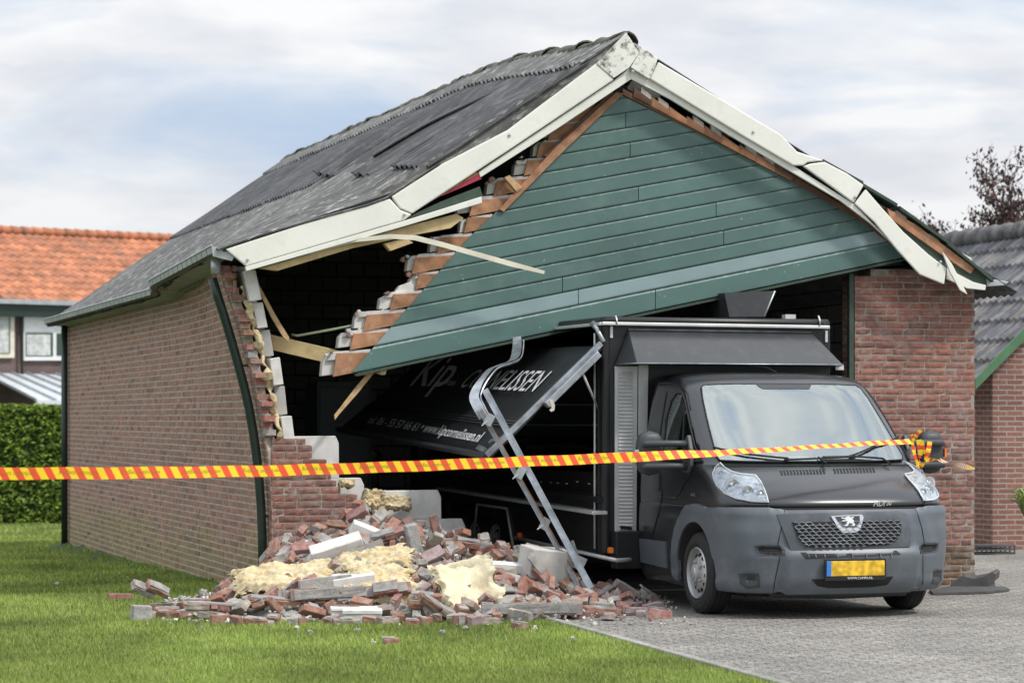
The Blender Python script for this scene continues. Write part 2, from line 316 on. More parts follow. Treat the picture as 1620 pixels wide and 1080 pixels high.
def clip(poly, a, b):                       # keep the side left of a->b (2D)
    out = []
    f = lambda p: (b[0]-a[0])*(p[1]-a[1])-(b[1]-a[1])*(p[0]-a[0])
    for i in range(len(poly)):
        p, q = poly[i], poly[(i+1) % len(poly)]; fp, fq = f(p), f(q)
        if fp >= 0: out.append(p)
        if (fp >= 0) != (fq >= 0): t = fp/(fp-fq); out.append((p[0]+(q[0]-p[0])*t, p[1]+(q[1]-p[1])*t))
    return out
# ------------------------------------------------------------ ground
def gz(x, y):
    u, v, _ = toG((x, y, 0)); return -.0157*max(0, min(22, v))*max(smooth((.35-u)/.6), smooth((v-14.2)/.8)*smooth((6-u)/3))
KD = Vector((-.247, .969, 0)).normalized(); K0 = Vector((.30, 21.47, 0))
def kerbx(y): return K0.x+KD.x/KD.y*(y-K0.y)
xs = np.concatenate([np.linspace(-600, -30, 12), np.linspace(-25, 20, 91), np.linspace(30, 600, 12)])
ys = np.concatenate([[-60, -10, 5], np.linspace(10, 60, 101), np.linspace(80, 1500, 14)])
m = MB(); V = [(x, y, gz(x, y)-.004) for y in ys for x in xs]; nx = len(xs)
m.add(V, [(j*nx+i, j*nx+i+1, (j+1)*nx+i+1, (j+1)*nx+i) for j in range(len(ys)-1) for i in range(nx-1)], smooth=True)
tag(m.build('ground', 'lawn', loc=(0, 0, 0)), kind='structure')
m = MB(); yy = np.linspace(2, 70, 60)
m.add([(kerbx(y) if k == 0 else 60, y, .004) for y in yy for k in (0, 1)], [(2*i, 2*i+1, 2*i+3, 2*i+2) for i in range(59)])
tag(m.build('driveway', 'paving', loc=(0, 0, 0)), kind='structure')
m = MB(); y = 6.0
while y < 23.2:
    a = Vector((kerbx(y)-.035, y, 0)); b = Vector((kerbx(y+.96)-.035, y+.96, 0)); m.bar(a, b, .07, .05, m=0, col=rnd.uniform(.8, 1.1)); y += .98
tag(bevel(m.build('kerb', 'kerb', loc=(0, 0, 0)), .008), kind='structure')
# grass blades
rs = np.random.RandomState(3)
def blades(n, y0, y1, h0, h1, wd, test=None):
    t = rs.rand(n*3); Y = 1/(1/y0+(1/y1-1/y0)*t); X = (rs.rand(n*3)*2-1.12)*(.215*Y)
    dx = X-OG.x; dy = Y-OG.y; u = dx*GU.x+dy*GU.y; v = dx*GV.x+dy*GV.y
    ok = (X < K0.x+KD.x/KD.y*(Y-K0.y)-.04+rs.randn(n*3)*.04) & ((u < -.03) | (v < -.03) | (v > 14.3))
    X, Y, u, v = X[ok][:n], Y[ok][:n], u[ok][:n], v[ok][:n]; k = len(X)
    sm = lambda q: np.clip(q, 0, 1)**2*(3-2*np.clip(q, 0, 1)); zz = -.0157*np.clip(v, 0, 22)*np.maximum(sm((.35-u)/.6), sm((v-14.2)/.8)*sm((6-u)/3))
    patch = np.array([noise.noise(Vector((a*1.3, b*.6, 0))) for a, b in zip(X, Y)])
    a = rs.rand(k)*6.283; h = (h0+(h1-h0)*rs.rand(k))*(1+.25*patch); le = h*(.2+.7*rs.rand(k)); b = rs.rand(k)*6.283
    P = np.zeros((k, 3, 3)); P[:, 0] = np.c_[X-np.cos(a)*wd/2, Y-np.sin(a)*wd/2, zz-.006]; P[:, 1] = np.c_[X+np.cos(a)*wd/2, Y+np.sin(a)*wd/2, zz-.006]; P[:, 2] = np.c_[X+np.cos(b)*le, Y+np.sin(b)*le, zz+h]
    c = (.8+.4*rs.rand(k))*(1+.3*patch); dry = rs.rand(k) < .12
    C = np.c_[c*(1+.25*rs.rand(k)), c, c*(.7+.6*rs.rand(k))]; C[dry] *= (1.5, 1.15, 1.8)
    return P, C
P1, C1 = blades(230000, 15.3, 25, .018, .036, .007); P2, C2 = blades(110000, 25, 50, .03, .055, .016)
u = rs.rand(3000)*14.2; P3 = []; C3 = []
for q in range(3000):
    vv = u[q]; p = G(-.02-abs(rs.randn())*.05, vv, -.0157*vv*1.0); h = .04+.07*rs.rand()*max(.2, noise.noise(Vector((vv*2, 0, 3)))+.5); a = rs.rand()*6.28
    P3.append([(p.x-.006, p.y, p.z-.01), (p.x+.006, p.y, p.z-.01), (p.x+math.cos(a)*h*.5, p.y+math.sin(a)*h*.5, p.z+h)]); C3.append([.6, .75, .7])
PA = np.concatenate([P1, P2, np.array(P3)]); CA = np.concatenate([C1, C2, np.array(C3)])
me = bpy.data.meshes.new('grass'); k = len(PA)
me.vertices.add(3*k); me.vertices.foreach_set('co', PA.ravel()); me.loops.add(3*k); me.loops.foreach_set('vertex_index', np.arange(3*k, dtype=np.int32))
me.polygons.add(k); me.polygons.foreach_set('loop_start', np.arange(0, 3*k, 3, dtype=np.int32)); me.update(calc_edges=True)
ca = me.color_attributes.new('Col', 'FLOAT_COLOR', 'CORNER'); ca.data.foreach_set('color', np.repeat(np.c_[CA, np.ones(k)], 3, axis=0).ravel().astype(np.float32))
me.materials.append(MT['grass_blade']); go = bpy.data.objects.new('grass', me); SC.collection.objects.link(go); tag(go, 'short mown green lawn grass with a few dry blades', 'grass', kind='stuff')
# ------------------------------------------------------------ the garage
gar = root('garage', 'collapsing brick garage with torn open gable wall and sagging grey roof', 'garage', G(0, 0, 0))
W_, LG = 6.82, 14.07
def Bz(v, z): return .46*max(0, (z-.7)/2.2)**1.8*max(0, 1-max(v, 0)/5)**1.6
def brickwall(mb, mp, z0, nrow, span, detail=1, seed=1, c=.0625, hue=None, mat_i=0):
    r = random.Random(seed)
    for i in range(nrow):
        za = z0+i*c; sp = span(za+c/2)
        if not sp: continue
        s0, s1 = sp; s = s0-r.choice([0, .05, .1]) if detail != 2 else s0; first = True
        while s < s1-.03:
            ln = r.choice([.21, .21, .21, .1]) if not (first and i % 2) else .1
            first = False
            a, b = max(s, s0), min(s+ln, s1)
            s += ln+.011
            if b-a < .025: continue
            jg = .0095 if detail == 0 else .006
            zl = za+jg+r.uniform(-.0015, .0015); zh = za+c-jg+r.uniform(-.0015, .0015)
            col = r.uniform(.82, 1.15) if detail else r.uniform(.9, 1.1); tint = r.uniform(-.1, .1)
            if detail == 0: a += .0; b = min(s+.003-.011, s1)
            cc = (col*(1+tint), col, col*(1-tint*.5))
            if r.random() < .1: cc = tuple(q*.72 for q in cc)
            if hue: cc = hue(cc, (a+b)/2, za, r)
            pr = r.uniform(-.002, .003)
            if detail == 0:
                V = [mp(a, zl, pr), mp(b, zl, pr), mp(b, zh, pr), mp(a, zh, pr), mp(a, zl, -.01), mp(b, zl, -.01), mp(b, zh, -.01), mp(a, zh, -.01)]
                mb.add(V, [(0, 1, 2, 3), (4, 5, 1, 0), (5, 6, 2, 1), (6, 7, 3, 2), (7, 4, 0, 3)], mat_i, cc)
            else:
                na = max(2, int((b-a)/.04)); nb = 3; V = []
                for p in range(na+1):
                    for q in range(nb+1):
                        edge = (p in (0, na)) or (q in (0, nb)); o = pr-(.003+r.uniform(0, .003) if edge else -r.uniform(0, .002))
                        V.append(mp(a+(b-a)*p/na+(r.uniform(-.002, .002) if edge else 0), zl+(zh-zl)*q/nb+(r.uniform(-.0015, .0015) if edge else 0), o))
                k = nb+1; Fs = [(p*k+q, (p+1)*k+q, (p+1)*k+q+1, p*k+q+1) for p in range(na) for q in range(nb)]
                n0 = len(V); V += [mp(a, zl, -.1), mp(b, zl, -.1), mp(b, zh, -.1), mp(a, zh, -.1)]
                bl, br_, tl, tr = 0, na*k, nb, na*k+nb
                Fs += [(n0, n0+1, br_, bl), (n0+1, n0+2, tr, br_), (n0+2, n0+3, tl, tr), (n0+3, n0, bl, tl)]
                mb.add(V, Fs, mat_i, cc)
# side wall (outer leaf), bulging outwards near its torn front end
def smap(v, z, o): return G(-Bz(v, z)-o, v, z)
def vst(z): r = random.Random(int(z*16)); return 0.0 if z < 1.38 else (.0 + r.choice([0, .05, .1, .14]) + (.0))
def shue(c, v, z, r):
    g = 1.6*smooth((.70-z+.25*noise.noise(Vector((v*.7, z*2, 0))))/.6)
    return (c[0]*(1-.12*g), c[1]*(1+.06*g), c[2]*(1-.22*g))
m = MB()
brickwall(m, smap, -.25, 51, lambda z: (vst(z), LG), 0, 5, hue=shue)
def mort(o):
    return lambda a, b: G(-Bz(LG*a**1.5, -.3+3.24*b)+o, max(LG*a**1.5, .02 if -.3+3.24*b < 1.38 else .07), -.3+3.24*b)
m.grid(mort(.003), 60, 26, m=1, th=GU*.09)
sw = m.build('side_wall', ['brick_side', 'mortar_side'], gar)
sw['label'] = 'long brown brick side wall with wide pale joints, bulging outwards near the front'
# broken end of outer leaf: brick ends
m = MB(); r = random.Random(3)
for i in range(23, 47):
    if i in (29, 36, 41): continue
    z = i*.0625; v0 = -r.choice([0, .02, .05, .09]) if i % 2 else r.uniform(0, .03); b = Bz(0, z)
    m.gbox(-b, -b+r.uniform(.07, .115), v0, .2, z+.006+r.uniform(-.004, .004), z+.054, m=0 if r.random() < .75 else 1, col=(r.uniform(.95, 1.35), r.uniform(.85, 1.1), r.uniform(.85, 1.1)))
    m.gbox(-b+.006, -b+.094, .02, .2, z-.008, z+.008, m=1)

for i in range(42, 47):
    z = i*.0625; m.gbox(-.46+.003*i, -.36+r.uniform(0, .04), -.03, .0, z+.005, z+.056, col=r.uniform(.9, 1.2))
bevel(m.build('brick_edge', ['rubble_brick', 'mortar_grey'], gar), .006, 1)
# inner leaf of the side wall: pale blocks with a torn, tilted front
m = MB(); m.grid(lambda a, b: G(.17-Bz(.45+(LG-.55)*a**2, 2.95*b), .45+(LG-.55)*a**2, 2.95*b), 30, 14, th=GU*.1); m.build('inner_wall', ['interior_block'], gar)
zz = [1.38, 1.62, 1.88, 2.13, 2.38, 2.62, 2.9]
for i in range(6):
    b = Bz(0, (zz[i]+zz[i+1])/2); t = -.10-.14*i/6; m = MB(); v0 = (.0, .09, -.02, .1, .02, -.08)[i]
    M = Matrix.Rotation(TG, 3, 'Z') @ Matrix.Rotation(t, 3, 'Y')
    m.box(G(.22-b, .26+v0, (zz[i]+zz[i+1])/2), (.1, .5, zz[i+1]-zz[i]-.012), M, col=(1, .62, 1.02, .6, 1.05, 1.1)[i], jit=.006)
    bevel(m.build('wall_block', ['block'], gar), .006, 1)
m = MB(); pts = []                                   # insulation in the cavity
def lump(m, pts, r0, seg=10, seed=0, mi=0, amp=.4, col=1.):
    V = []; n = len(pts)
    for i, p in enumerate(pts):
        p = Vector(p); d = (Vector(pts[min(i+1, n-1)])-Vector(pts[max(i-1, 0)])).normalized(); x = d.cross(Vector((.3, .9, .1))).normalized(); y = x.cross(d)
        rr = (r0[i] if isinstance(r0, list) else r0)*(.55 if i in (0, n-1) else 1)
        for k in range(seg):
            a = 2*math.pi*k/seg; q = p+(x*math.cos(a)+y*math.sin(a))*rr
            V.append(q+(q-p)*amp*(noise.noise(q*14+Vector((seed, 0, 0)))*1.6))
    Fs = [(i*seg+k, i*seg+(k+1) % seg, (i+1)*seg+(k+1) % seg, (i+1)*seg+k) for i in range(n-1) for k in range(seg)]+[tuple(range(seg))[::-1], tuple(range((n-1)*seg, n*seg))]
    m.add(V, Fs, mi, col, False)
for k in range(40): z = 1.3+1.45*k/39; pts.append(G(.135-Bz(0, z)+.012*math.sin(k*1.7), .02+.05*math.sin(k*.9), z))
lump(m, pts, [.026+.012*math.sin(k*.8)+.01*math.sin(k*2.1) for k in range(40)], 10, 2, amp=.8); m.build('cavity_insulation', 'insulation', gar)
# front wall stub left of the torn opening
ST = [(1.385, .30), (1.32, .36), (1.26, .36), (1.14, .50), (1.08, .535), (1.01, .58), (.955, .62), (.88, .77), (.82, .83), (.76, .88), (.70, .94), (.64, 1.10), (.58, 1.2), (.52, 1.3), (0, 1.36)]
def stub(z):
    for a, b in ST:
        if z >= a-.03: return (0, b) if z < 1.42 else None
    return (0, 1.36)
m = MB(); brickwall(m, lambda s, z, o: G(s, -o, z), -.02, 23, stub, 1, 11)
for i in range(23):
    z = -.02+i*.0625; sp = stub(z+.03)
    if sp: m.gbox(.004, sp[1]-.02, .006, .095, z, z+.0625 if stub(z+.09) else z+.05, m=1)
w1 = m.build('front_wall', ['brick', 'mortar'], gar); w1['label'] = 'broken stepped stub of the red brick front wall'
m = MB()
for (x0, x1, y0, y1) in ((447, 536, 690, 757), (447, 576, 757, 800), (447, 604, 800, 900), (606, 698, 776, 821), (606, 736, 822, 900)):
    a = GP(x0, y0, .17); b = GP(x1, y1, .17); ua, _, za = toG(a); ub, _, zb = toG(b)
    P = [G(ua, .17, za-.0), G(ub-.03, .17, za+.004), G(ub, .17, za-.06), G(ub+.003, .17, max(zb, -.01)+.004), G(ua, .17, max(zb, -.01)+.004)]
    m.prism(P, GV*.1, col=rnd.uniform(.95, 1.05))
bevel(m.build('wall_block', 'block', gar), .006, 1)['label'] = 'stepped white blocks of the inner wall leaf'
# front pier at the right
def ptop(s, z): return True
m = MB()
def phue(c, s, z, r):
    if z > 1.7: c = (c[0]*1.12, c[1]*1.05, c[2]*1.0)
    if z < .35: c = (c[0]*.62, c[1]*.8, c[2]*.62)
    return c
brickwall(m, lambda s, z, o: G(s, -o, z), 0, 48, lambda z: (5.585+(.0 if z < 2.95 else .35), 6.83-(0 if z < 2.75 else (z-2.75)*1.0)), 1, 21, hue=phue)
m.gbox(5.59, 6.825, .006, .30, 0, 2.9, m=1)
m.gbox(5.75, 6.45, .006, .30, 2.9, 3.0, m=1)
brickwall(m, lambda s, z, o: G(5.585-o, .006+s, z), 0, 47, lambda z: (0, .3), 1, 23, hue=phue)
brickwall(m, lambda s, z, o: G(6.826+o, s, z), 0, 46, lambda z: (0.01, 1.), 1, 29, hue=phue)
pr = m.build('front_pier', ['brick', 'mortar'], gar); pr['label'] = 'tall red brick pier at the right end of the gable'
m = MB(); m.gbox(6.72, 6.82, 1.0, LG, 0, 2.9); m.build('far_wall', 'interior_block', gar)
m = MB(); m.gbox(.1, 6.8, LG-.1, LG, 0, 2.9); P = [G(.1, LG-.1, 2.9), G(6.8, LG-.1, 2.9), G(3.21, LG-.1, 5.1)]; m.prism(P, GV*.1); m.build('rear_wall', 'rear_block', gar)
m = MB(); m.gbox(.05, 6.8, 0.02, LG, -.3, .012); m.build('floor', 'concrete', gar)
m = MB(); m.gbox(5.53, 5.575, .0, .06, .02, 2.95); m.build('door_post', 'deep_green', gar)
# gutter, soffit and eaves
def S_(v): return .38*smooth((4.9-v)/.7)+.62*max(0, min(1, (4.5-v)/4.8))
def gu(v): return -.30-.30*S_(v)
def gzz(v): return 2.95+.13*S_(v)
gt = MB(); v = -.33; k = 0
while v < 14.25:
    v2 = min(v+.33, 14.3); a, b, c, d = v+.012, v2-.012, 0, 0
    def q(vv, du, dz): return G(gu(vv)+du, vv, gzz(vv)+dz)
    wl = lambda vv: -Bz(vv, 2.85)-.0
    cc = rnd.uniform(.9, 1.1)
    V = [q(a, 0, 0), q(b, 0, 0), q(b, .010, -.058), q(a, .010, -.058), G(wl(a), a, gzz(a)-.10), G(wl(b), b, gzz(b)-.10), q(a, .03, 0), q(b, .03, 0), q(a, .03, -.06), q(b, .03, -.06)]
    gt.add(V, [(0, 1, 2, 3)], 1, cc); gt.add(V, [(3, 2, 5, 4)], 0, cc); gt.add(V, [(0, 6, 7, 1)], 2, 1.1); gt.add(V, [(6, 8, 9, 7)], 0, .6)
    v = v2
q = lambda vv, du, dz: G(gu(vv)+du, vv, gzz(vv)+dz)
gt.add([q(-.33, 0, 0), q(-.33, .012, -.085), G(-Bz(0, 2.85)+.02, -.33, gzz(0)-.12), G(-.36, -.33, gzz(0)-.01)], [(0, 1, 2, 3)], 2)
gt.add([G(gu(vv)+.01, vv, gzz(vv)-.07) for vv in (-.3, 4, 5, 14.3)]+[G(.1, vv, gzz(vv)-.07) for vv in (-.3, 4, 5, 14.3)], [(0, 1, 5, 4), (1, 2, 6, 5), (2, 3, 7, 6)], 0, .4)
gt.tube([q(vv, .0, .004) for vv in np.concatenate([np.linspace(-.33, 5, 24), np.linspace(5.3, 14.3, 20)])], .009, 6, m=2)
gt.build('gutter', ['soffit', 'fascia', 'zinc'], gar)
m = MB(); m.tube([G(-.50, .0, 2.98), G(-.50, .0, 2.86)], .045, 12); m.build('gutter_outlet', 'zinc', gar)
m = MB(); PX = [(336, 440), (345, 470), (356, 504), (366, 538), (376, 573), (386, 610), (394, 645), (401, 685), (406, 722), (410, 760), (413, 800), (415, 850), (416, 935)]
m.tube([onplane(x, y, G(0, .16, 0), GV) for x, y in PX], .041, 14)
dp = m.build('drainpipe', 'dark_green', gar); dp['label'] = 'bent dark green drainpipe on the bulging wall corner'
for y, x in ((578, 378), (816, 414)):
    c = GP(x, y, .16); b = MB(); b.lathe(c-Z*.012, Z, [(.04, 0), (.047, 0), (.047, .024), (.04, .024)], 14); b.bar(c, c+GU*.13, .015, .02); b.build('bracket', 'dark_green', dp)
m = MB(); m.tube([G(-.06, 13.9, 2.86), G(-.06, 13.9, -.2)], .045, 12); m.build('drainpipe', 'dark_green', gar)['label'] = 'straight dark green drainpipe at the rear wall corner'
# roof
def rz(v): return 5.06+.24*smooth((v+.3)/4.3)
def RP(s, v, up=0.):
    sg = .30*math.exp(-max(v+.3, 0)/1.7); tri = s/.62 if s < .62 else (1-s)/.38
    u = lerp(3.21, gu(v)+.10, s); z = lerp(rz(v), gzz(v)+.02, s)-sg*max(tri, 0)
    return G(u-.5*up, v, z+.85*up-.055)
def RR(s, v, up=0.): return G(lerp(3.21, 7.0, s)+.5*up, v, lerp(rz(v), 2.93, s)+.85*up-.09)
rows = [(-.005, .115, .055), (.095, .50, .03), (.475, 1.015, .0)]
for ri, (s0, s1, h) in enumerate(rows):
    v = -.34; k = 0
    while v < 14.3:
        v2 = min(v+1.02, 14.35); m = MB(); n = int((v2-v)/.146*6)
        dx = rnd.uniform(-.006, .006); lift = rnd.uniform(0, .006); tilt = (0, 0); e = 0; dr = 0
        if ri == 1 and k in (0, 1, 2, 3): tilt = [(.0, .03), (-.17, .05), (.10, -.18), (-.20, .12)][k]; e = [.02, .06, -.05, .04][k]
        if ri == 2 and k in (0, 1, 2, 3): tilt = [(.02, .02), (.0, .03), (.03, 0), (.02, -.03)][k]
        na = 12; st = rnd.random()*9
        def fn(a, b, v=v, v2=v2, s0=s0, s1=s1, h=h, tilt=tilt, e=e, dx=dx):
            s = lerp(s0, s1+dx+e*b, a); vv = lerp(v-.03, v2+.02, b)
            up = h+.030*math.cos(2*math.pi*(vv+.34)/.146)+lift+.012*noise.noise(Vector((s*4, vv*1.1, ri)))
            up += lerp(tilt[0], tilt[1], b)*smooth(a*1.3)
            return RP(s, vv, up)
        cb_ = rnd.uniform(.88, 1.12)*(1.05, .95, 1.0)[ri]; m.grid(fn, na, n, th=(0, 0, -.012), col=lambda a, b, v=v, v2=v2, c_=cb_: c_*(1.18 if math.cos(2*math.pi*(lerp(v-.03, v2+.02, b)+.34)/.146) > -.2 else .5))  # trough dirt plus shading of the waves, both put into the sheet colour
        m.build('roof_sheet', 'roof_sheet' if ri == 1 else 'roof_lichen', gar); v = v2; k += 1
for (s0, s1, h) in [(0, .5, .03), (.47, 1.03, 0)]:
    m = MB()
    m.grid(lambda a, b: RR(lerp(s0, s1, a), lerp(-.30, 14.3, b), h+.022*math.cos(2*math.pi*(lerp(-.3, 14.3, b))/.146)), 6, 600, th=(0, 0, -.012)); m.build('roof_sheet', 'roof_sheet', gar)
m = MB(); m.grid(lambda a, b: RP(a*.61, -.345, lerp(.085, -.10, b)), 60, 1, smooth=False, th=GV*.01); m.build('verge_closure', 'roof_lichen', gar)
v = -.22; k = 0; base = None
while v < 14.2:                                        # ridge tiles, slightly uneven and mossy
    m = MB(); z = rz(v)-.04+rnd.uniform(-.012, .012)
    def rt(a, b, v=v, z=z, z1=rz(v+1.1)-.045):
        an = math.pi*(a*1.2-.1); rr = .086-.008*b+(.009 if b < .07 else 0)+.022*noise.noise(Vector((a*4, v*3+b*6, 0)))
        return G(3.21-math.cos(an)*rr*1.3, v+1.1*b, lerp(z, z1, b)+math.sin(an)*rr)
    m.grid(rt, 10, 18, th=(0, 0, -.015)); m.build('ridge_tile', 'ridge', gar); v += 1.06
m = MB()                                               # ceiling boards below the sheets
for f, s in ((RP, -1), (RR, 1)):
    for k in range(14):
        m.grid(lambda a, b: f(lerp(k/14+.004, (k+1)/14-.004, a)*.97, lerp(.35, 14., b), -.17), 1, 14, smooth=False)
m.build('ceiling_board', 'interior', gar)
m = MB()
for s in (.3, .62, .9):
    for f in (RP, RR):
        m = MB()
        for i in range(10): a = f(s, -.1+1.4*i, -.09); b = f(s, -.1+1.4*(i+1), -.09); m.bar(a, b, .06, .12)
        m.build('purlin', 'pine_brown', gar)
# barge boards, traced where they lie on the gable's plane
def gpoly(name, px, v0, th, mt, bev=.006, col=1., lab=None, par=gar):
    m = MB(); m.prism([GP(x, y, v0) for x, y in px], GV*th, col=col); o = m.build(name, mt, par); recalc(o); bevel(o, bev, 2)
    if lab: o['label'] = lab
    return o
gpoly('barge_board', [(944, 100), (972, 126), (808, 236), (652, 338), (633, 330), (619, 311), (700, 259), (803, 206)], -.37, .035, 'white_paint', .012)
gpoly('barge_board', [(972, 127), (996, 107), (998, 126), (880, 205), (760, 281), (757, 272)], -.335, .03, 'white_paint')
gpoly('barge_cap', [(944, 101), (966, 77), (991, 52), (1002, 68), (1012, 84), (996, 107), (971, 124)], -.38, .03, 'mossy_paint')
gpoly('barge_cap', [(1003, 68), (1020, 77), (1041, 93), (1036, 108), (1028, 126), (998, 107), (1012, 84)], -.385, .03, 'mossy_paint')
gpoly('barge_board', [(1042, 98), (1130, 150), (1236, 213), (1262, 240), (1304, 254), (1278, 257), (1271, 262), (1255, 262), (1180, 218), (1098, 168), (1028, 125)], -.37, .035, 'white_paint', .012)
gpoly('barge_board', [(1305, 256), (1340, 274), (1367, 293), (1351, 321), (1271, 263), (1282, 259)], -.365, .035, 'white_paint', .01)
gpoly('barge_board', [(997.5, 107), (1030, 126), (1100, 170), (1180, 219), (1255, 262), (1350, 322), (1421, 394), (1378, 354), (1330, 318), (1245, 268), (1130, 200), (1060, 157), (997.5, 125)], -.335, .03, 'white_paint')
gpoly('barge_board', [(1370, 299), (1388, 320), (1430, 367), (1469, 402), (1498, 424), (1494, 450), (1455, 434), (1420, 396), (1384, 352), (1352, 322)], -.36, .03, 'white_paint', .01, lab='drooping lower white barge board on the right verge')
gpoly('barge_splinter', [(1490, 396), (1506, 417), (1518, 440), (1531, 466), (1519, 459), (1503, 430)], -.39, .02, 'white_paint', .004)
gpoly('barge_board', [(1498, 424), (1540, 446), (1560, 451), (1559, 459), (1530, 456), (1498, 441)], -.33, .03, 'white_paint', .004)
gpoly('verge_board', [(1408, 335), (1445, 368), (1500, 402), (1560, 434), (1562, 451), (1530, 448), (1498, 425), (1466, 402), (1430, 367)], -.30, .03, 'deep_green', .004)
gpoly('verge_board', [(1404, 329), (1450, 356), (1542, 424), (1536, 433), (1500, 410), (1408, 345)], -.325, .03, 'cedar', .003)
for i in range(5): x = 1418+26*i; y = 326+18.5*i; gpoly('gable_block', [(x, y), (x+15, y+8), (x+17, y+26), (x+1, y+18)], -.27, .08, 'block' if i % 2 == 0 else 'cedar_dark', .003)
gpoly('gutter_end', [(1560, 440), (1596, 446), (1590, 451), (1562, 453)], -.3, .12, 'zinc', .003)
m = MB()
for a, b, dz in (((1303, 252), (1366, 287), 0), ((1366, 290), (1420, 322), 0), ((1424, 326), (1500, 380), 0), ((1500, 382), (1572, 441), 0)):
    pa, pb = GP(*a, -.36), GP(*b, -.36); m.add([pa, pb, pb+GV*.7, pa+GV*.7, pa-Z*.03, pb-Z*.03, pb+GV*.7-Z*.03, pa+GV*.7-Z*.03], [(0, 1, 2, 3), (7, 6, 5, 4), (0, 4, 5, 1), (1, 5, 6, 2), (3, 7, 4, 0)])
m.build('verge_flashing', 'deep_green', gar)
gpoly('barge_board', [(617, 314), (634, 332), (652, 339), (640, 348), (389, 421), (356, 394), (480, 354)], -.365, .035, 'white_paint', .012)
gpoly('barge_board', [(640, 349), (762, 311), (763, 321), (640, 358), (390, 429), (388, 422)], -.375, .05, 'white_paint', .005)
gpoly('barge_board', [(656, 338), (700, 318), (759, 295), (764, 310), (640, 348)], -.34, .03, 'deep_green', .003)
gpoly('fascia_board', [(756, 274), (762, 283), (700, 310), (694, 308)], -.325, .02, 'red_paint', .002)
gpoly('fascia_board', [(752, 271), (758, 275), (680, 320), (672, 322)], -.335, .02, 'cedar', .002)
gpoly('roof_batten', [(412, 424), (545, 386), (650, 356), (722, 338), (734, 345), (713, 361), (655, 372), (560, 392), (440, 428)], -.30, .10, 'pine', .004)
gpoly('rafter_block', [(608, 385), (640, 377), (654, 384), (618, 397)], -.28, .08, 'pine', .003)
for x, y in ((392, 411), (1014-13, 113), (806, 214), (965, 113), (1018, 118), (1192, 209), (1353, 312), (1488, 414), (640, 340)):
    m = MB(); c = GP(x, y, -.375); m.lathe(c-GV*.0, -GV, [(.014, 0), (.012, .008), (.0, .011)], 10); m.build('bolt', 'zinc', gar)
# dark strip of roof edge above the lower left barge board
gpoly('roof_edge', [(350, 391), (480, 350), (616, 306), (632, 300), (622, 314), (480, 358), (356, 398)], -.36, .03, 'black', .001)
# cladding: lapped boards, tilted with the fallen gable
GR = [(985, 148), (740, 378), (556, 590), (1434, 406), (1367, 350), (1253, 284), (1182, 249), (1082, 196)]
def band(k):
    m_ = -.203+.0035*k
    yb = lambda x: (506.5+0*k if k < 0 else 472-24.1*k) + (m_ if k >= 0 else -.2087)*(x-960)
    return yb
def bline(k):                                   # lower line of board k (k = -1 the bottom fascia)
    if k == -1: return lambda x: 506.5-.2087*(x-960)
    return lambda x: 472-24.1*k+(-.203+.0035*k)*(x-960)
cut = {-1: [1037], 0: [915], 1: [890], 2: [1145], 4: [1133], 6: [1010], 9: [997], 11: [990]}
def board(name, poly, lo, hi, mt, v0, col=1., bev=.0, prof=True):
    ts = [0, .08, .86, 1.0]; vs = [-.022, -.026, -.023, -.0] if prof else [-.02, -.02, -.02, -.02]
    m = MB()
    for i in range(3):
        xa, xb = 300, 1700
        yl = lambda x, t: lo(x)+(hi(x)-lo(x))*t
        # quad band slice in pixels, clockwise so that the inside is on the left
        a, b = ts[i], ts[i+1]-(.01 if i == 2 else 0)
        Q = [(xa, yl(xa, a)), (xb, yl(xb, a)), (xb, yl(xb, b)), (xa, yl(xa, b))]
        P = Q
        for j in range(len(poly)): P = clip(P, poly[j], poly[(j+1) % len(poly)])
        if len(P) < 3: continue
        V = []
        for (x, y) in P:
            t = (y-lo(x))/(hi(x)-lo(x)); tt = (t-ts[i])/(ts[i+1]-ts[i]); V.append(GP(x, y, v0+lerp(vs[i], vs[i+1], tt)))
        n = len(V); m.add(V+[p+GV*.02 for p in V], [tuple(range(n))[::-1], tuple(range(n, 2*n))]+[(j, (j+1) % n, (j+1) % n+n, j+n) for j in range(n)], 1 if i == 2 and mt != 'green_sky_sheen' else 0, col)
    if not m.v: return None
    return m.build(name, [mt, 'green_highlight'], gar)
def area(P): return sum(P[i][0]*P[(i+1) % len(P)][1]-P[(i+1) % len(P)][0]*P[i][1] for i in range(len(P)))
if area(GR) < 0: GR = GR[::-1]
CV = -.12
for k in range(-1, 14):
    lo, hi = bline(k), bline(k+1); xs_ = [400]+cut.get(k, [])+[1500]
    for j in range(len(xs_)-1):
        P = clip(GR, (xs_[j]+.6, 2000), (xs_[j]+.6, -2000)); P = clip(P, (xs_[j+1]-.6, -2000), (xs_[j+1]-.6, 2000))
        if len(P) < 3:
            P = clip(GR, (xs_[j]+.6, -2000), (xs_[j]+.6, 2000)); P = clip(P, (xs_[j+1]-.6, 2000), (xs_[j+1]-.6, -2000))
        if len(P) < 3: continue
        o = board('cladding_board', P, lo, hi, 'green_sky_sheen' if k == 0 else 'green_chip' if k == -1 or k in (3, 8) else 'green_paint', CV, rnd.uniform(.9, 1.1))
        if o and k == 0: o['label'] = 'green cladding board with a pale blue sheen of sky put into its colour'
def dg(y):                                      # left edge of the green paint
    for (x0, y0), (x1, y1) in (((985, 148), (740, 378)), ((740, 378), (556, 590))):
        if y <= y1: return x0+(x1-x0)*(y-y0)/(y1-y0)
    return 556
